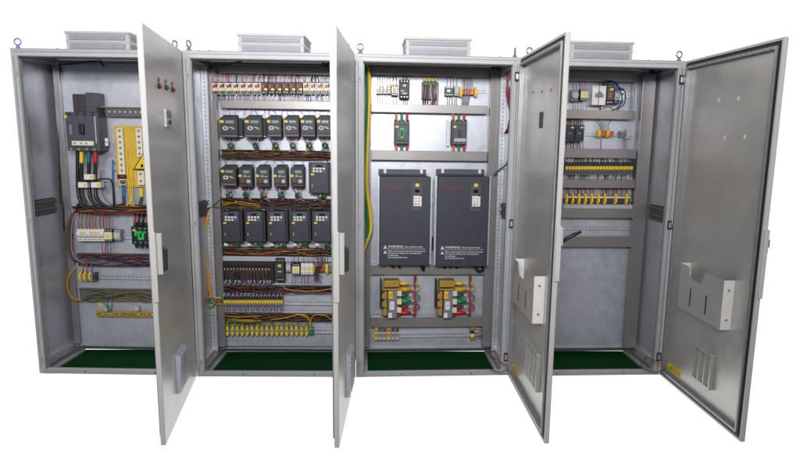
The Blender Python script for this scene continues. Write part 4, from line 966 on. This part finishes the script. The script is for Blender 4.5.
for k in range(2):
    cx, cz, w, h = dims(c, 565.5+k*9.6, 125, 574.5+k*9.6, 141.5, .35)
    o = MB().box(-w/2, w/2, 0, .055, -h/2, h/2, 'dark_blue').box(-w*.44, w*.44, -.008, -.0002, -h*.3, h*.25, 'dark_blue').build('contactor', CAB[c][0], (cx, .35, cz), bevel=.002)
    MB().box(w*.05, w*.4, -.004, -.0003, h*.30, h*.40, 'yellow').build('tag', o)
    MB().box(-w*.2, w*.1, -.0092, -.0083, -h*.02, h*.02, 'light_grey').build('print', o)
vwires(c, 565, 584, 118.5, 125, .37, 9, ['wire_brown', 'dark_red', 'wire_black', 'wire_grey', 'dark_red'], .004, .4); vwires(c, 565, 584, 141.5, 149.5, .37, 8, ['dark_red', 'wire_grey', 'wire_brown'], .003, .4)
for a in (598, 606.5): module(c, a, 130, a+2.3, 137, .36, .04, 'yellow', 'yellow', 'end_stop', bev=.001)
for a0, a1 in ((600.6, 606.2), (609, 614)): x0, x1, z0, z1 = rect(c, a0, 131, a1, 136.5, .365); MB().box(x0, x1, .365, .39, z0, z1, 'copper').build('terminal_strip', CAB[c][0], bevel=.001)
module(c, 620, 131, 624, 137, .37, .03, 'mid_grey', 'mid_grey', 'relay', label='grey relay'); module(c, 626, 129, 631, 138.5, .37, .03, 'light_grey', 'light_grey', 'relay', label='pale relay')
cables(c, [([(596+k*3, 119, .39), (600+k*1.6, 126, .37), (601+k*1.5, 131, .365)], .0022, random.choice(['wire_brown', 'wire_grey', 'wire_black'])) for k in range(6)]+[([(600.5+k*1.2, 136, .365), (600.5+k*.8, 143, .375), (600.5+k*.6, 149, .39)], .002, 'wire_pink') for k in range(2)]+[([(623+k*1.8, 138, .38), (624+k*1.6, 144, .38), (624+k*1.6, 149, .39)], .002, ('red', 'blue', 'wire_grey')[k]) for k in range(3)])
# long terminal strip
rail(c, 545, 634, 168, .41, 5)
p = None
for k in range(22):
    x0 = 565.2+k*3.08; cx, cz, _, _ = dims(c, x0, 161.5, x0+2.9, 175, .365)
    if p is None: p = term_proto(c, x0, 161.5, x0+2.9, 175, .365, 1)
    else: copy_part(p, CAB[c][0], (cx, .365, cz))
vwires(c, 564, 632, 157.5, 164, .37, 40, ['wire_white', 'wire_grey', 'wire_white', 'dark_red', 'teal'], .0024, .6); vwires(c, 564, 632, 171.5, 179.5, .37, 40, ['wire_white', 'wire_grey', 'wire_black', 'wire_white', 'wire_pink'], .0024, .6, lean=.006)
rail(c, 545, 634, 198.5, .405, 4.5)
vwires(c, 564, 632, 188, 196, .385, 34, ['wire_brown', 'wire_grey', 'dark_red', 'wire_brown', 'light_grey', 'wire_brown', 'wire_pink'], .0034, .5)
x0, x1, z0, z1 = rect(c, 564, 198.5, 630, 203.5, .38); MB().box(x0, x1, .382, .40, z0, z1, 'duct_dark').build('terminal_strip', CAB[c][0])
x0, x1, z0, z1 = rect(c, 564, 196.5, 630, 198, .38); MB().box(x0, x1, .374, .381, z0, z1, 'wire_white').build('cross_connector', CAB[c][0])
for px in (565.5, 571.8, 578, 584.4, 590.8, 597.4, 604, 614.7, 625.5): module(c, px, 193.8, px+2, 204.2, .365, .04, 'yellow', 'yellow', 'earth_terminal', bev=.0008)
x0, x1, z0, z1 = rect(c, 564, 204.5, 634, 208.5, .38); MB().box(x0, x1, .39, .40, z0, z1, 'light_grey').build('cover_strip', CAB[c][0])
rail(c, 540, 634, 227.5, .41, 4.2)
x0, x1, z0, z1 = rect(c, 632.5, 158, 635.5, 208, .39)
for a, b_ in ((159, 178), (189, 208)):
    x0, x1, z0, z1 = rect(c, 631.8, a, 635.2, b_, .40); MB().box(x0, x1, .40, .415, z0, z1, 'duct_dark').build('end_cap', CAB[c][0])
cables(c, [([(557, 190, .38), (550, 235, .36), (546, 250, .33)], .006, 'wire_black')])

# door switches and clips at the top of each opening
for c, px, py in ((1, 326, 62.5), (2, 496.5, 65.5), (3, 656, 70)):
    cx, cz, w, h = dims(c, px-4.3, py-4, px+4.3, py+4, .25)
    o = MB().box(-w/2, w/2, 0, .04, -h/2, h/2, 'black').build('door_switch', CAB[c][0], (cx, .25, cz), bevel=.003)
    MB().tube([(-w*.3, -.002, -h*.3), (w*.3, -.002, h*.3)], .002, 'light_grey', 5).tube([(w*.3, -.003, -h*.3), (-w*.3, -.003, h*.3)], .002, 'light_grey', 5).build('lever', o)
for c, px, py in ((0, 52, 62.5), (1, 206, 62), (2, 506, 65.5), (3, 646, 70)):
    X, Z = at(c, px, py, .30)
    b = MB()
    for k in range(3): b.box(X-.030+k*.022, X-.014+k*.022, .30, .315, Z-.008-.003*k, Z+.008-.003*k, 'light_grey'); b.cyl((X-.022+k*.022, .2998, Z), (X-.022+k*.022, .295, Z), .004, 'blue', 8)
    b.build('cable_clip', CAB[c][0], bevel=.001)
for c, L in ((1, [(190, 60), (206, 63), (225, 65), (250, 60.5), (330, 59.5)]), (2, [(366, 60), (410, 62.5), (450, 62), (480, 62), (512, 65)]), (3, [(572, 63), (610, 68), (645, 68), (670, 66)])):
    P = [(at(c, a, b_, .20)[0], .20, min(at(c, a, b_, .20)[1], H-.02)) for a, b_ in L]
    MB().tube(curve(P, 5), .004, 'wire_black', 6).build('roof_lead', CAB[c][0])

# ------------------------------------------------------------------ floor, light
g = MB()
for i in range(4): g.box(X0[i]+.03, X0[i]+W-.03, YO[i]+.03, YO[i]+D-.0055, -.004, .0035, 'green_floor')
fl = g.build('floor'); fl['kind'] = 'structure'; fl['label'] = 'dark green floor seen through the open cabinet bases'
# added surroundings: cut-out white behind the cabinets, dimmer front shaped to darken lower interiors
w_ = bpy.data.worlds.new('World'); scene.world = w_; w_.use_nodes = True
nt = w_.node_tree; bg = nt.nodes['Background']; bg.inputs[1].default_value = 1.0
tc = nt.nodes.new('ShaderNodeTexCoord'); sp = nt.nodes.new('ShaderNodeSeparateXYZ'); nt.links.new(tc.outputs['Generated'], sp.inputs[0])
m1 = nt.nodes.new('ShaderNodeMapRange'); m1.interpolation_type = 'SMOOTHSTEP'; nt.links.new(sp.outputs['Y'], m1.inputs[0])
m1.inputs['From Min'].default_value = -.15; m1.inputs['From Max'].default_value = .25; m1.inputs['To Min'].default_value = 0; m1.inputs['To Max'].default_value = 1
m2 = nt.nodes.new('ShaderNodeMapRange'); nt.links.new(sp.outputs['Z'], m2.inputs[0])
m2.inputs['From Min'].default_value = -.6; m2.inputs['From Max'].default_value = .7; m2.inputs['To Min'].default_value = .07; m2.inputs['To Max'].default_value = .42
cv = nt.nodes.new('ShaderNodeCombineColor')
mx = nt.nodes.new('ShaderNodeMix'); mx.data_type = 'FLOAT'; nt.links.new(m1.outputs[0], mx.inputs[0]); nt.links.new(m2.outputs[0], mx.inputs[2]); mx.inputs[3].default_value = 1.15
for q in range(3): nt.links.new(mx.outputs[0], cv.inputs[q])
nt.links.new(cv.outputs[0], bg.inputs[0])
def area(name, loc, target, size, power, col=(1, 1, 1)):
    l = bpy.data.lights.new(name, 'AREA'); l.shape = 'RECTANGLE'; l.size, l.size_y = size; l.energy = power; l.color = col
    o = bpy.data.objects.new(name, l); COL.objects.link(o); o.location = loc
    o.rotation_euler = (Vector(target)-Vector(loc)).to_track_quat('-Z', 'Y').to_euler()
    return o
k_ = area('key_lamp', (1.95, -4.5, 2.5), (1.9, .2, 2.15), (.8, .4), 34); k_.data.spread = math.radians(84)
k_ = area('fill_lamp', (2.0, -4.8, 2.7), (2.0, .2, 1.9), (2.4, .6), 36); k_.data.spread = math.radians(140)
k_ = area('side_fill_lamp', (-.3, -4.0, 2.9), (.6, 0, 1.9), (1.6, .3), 13); k_.data.spread = math.radians(100)  # added lamp without a known source, brightens the upper left cabinet
k_ = area('side_fill_lamp', (4.6, -4.0, 2.9), (3.7, 0, 1.9), (1.6, .3), 10); k_.data.spread = math.radians(100)  # its added counterpart for the right cabinet, no known source either
scene.view_settings.view_transform = 'Standard'; scene.view_settings.look = 'None'; scene.view_settings.exposure = 0; scene.view_settings.gamma = 1
scene.render.engine = 'CYCLES'

bpy.context.view_layer.update()
def depth(o):
    n = 0
    while o.parent: n += 1; o = o.parent
    return n
for o in list(bpy.data.objects):
    while depth(o) > 2:
        p = o.parent; m = p.matrix_local @ o.matrix_local; o.parent = p.parent; o.matrix_local = m
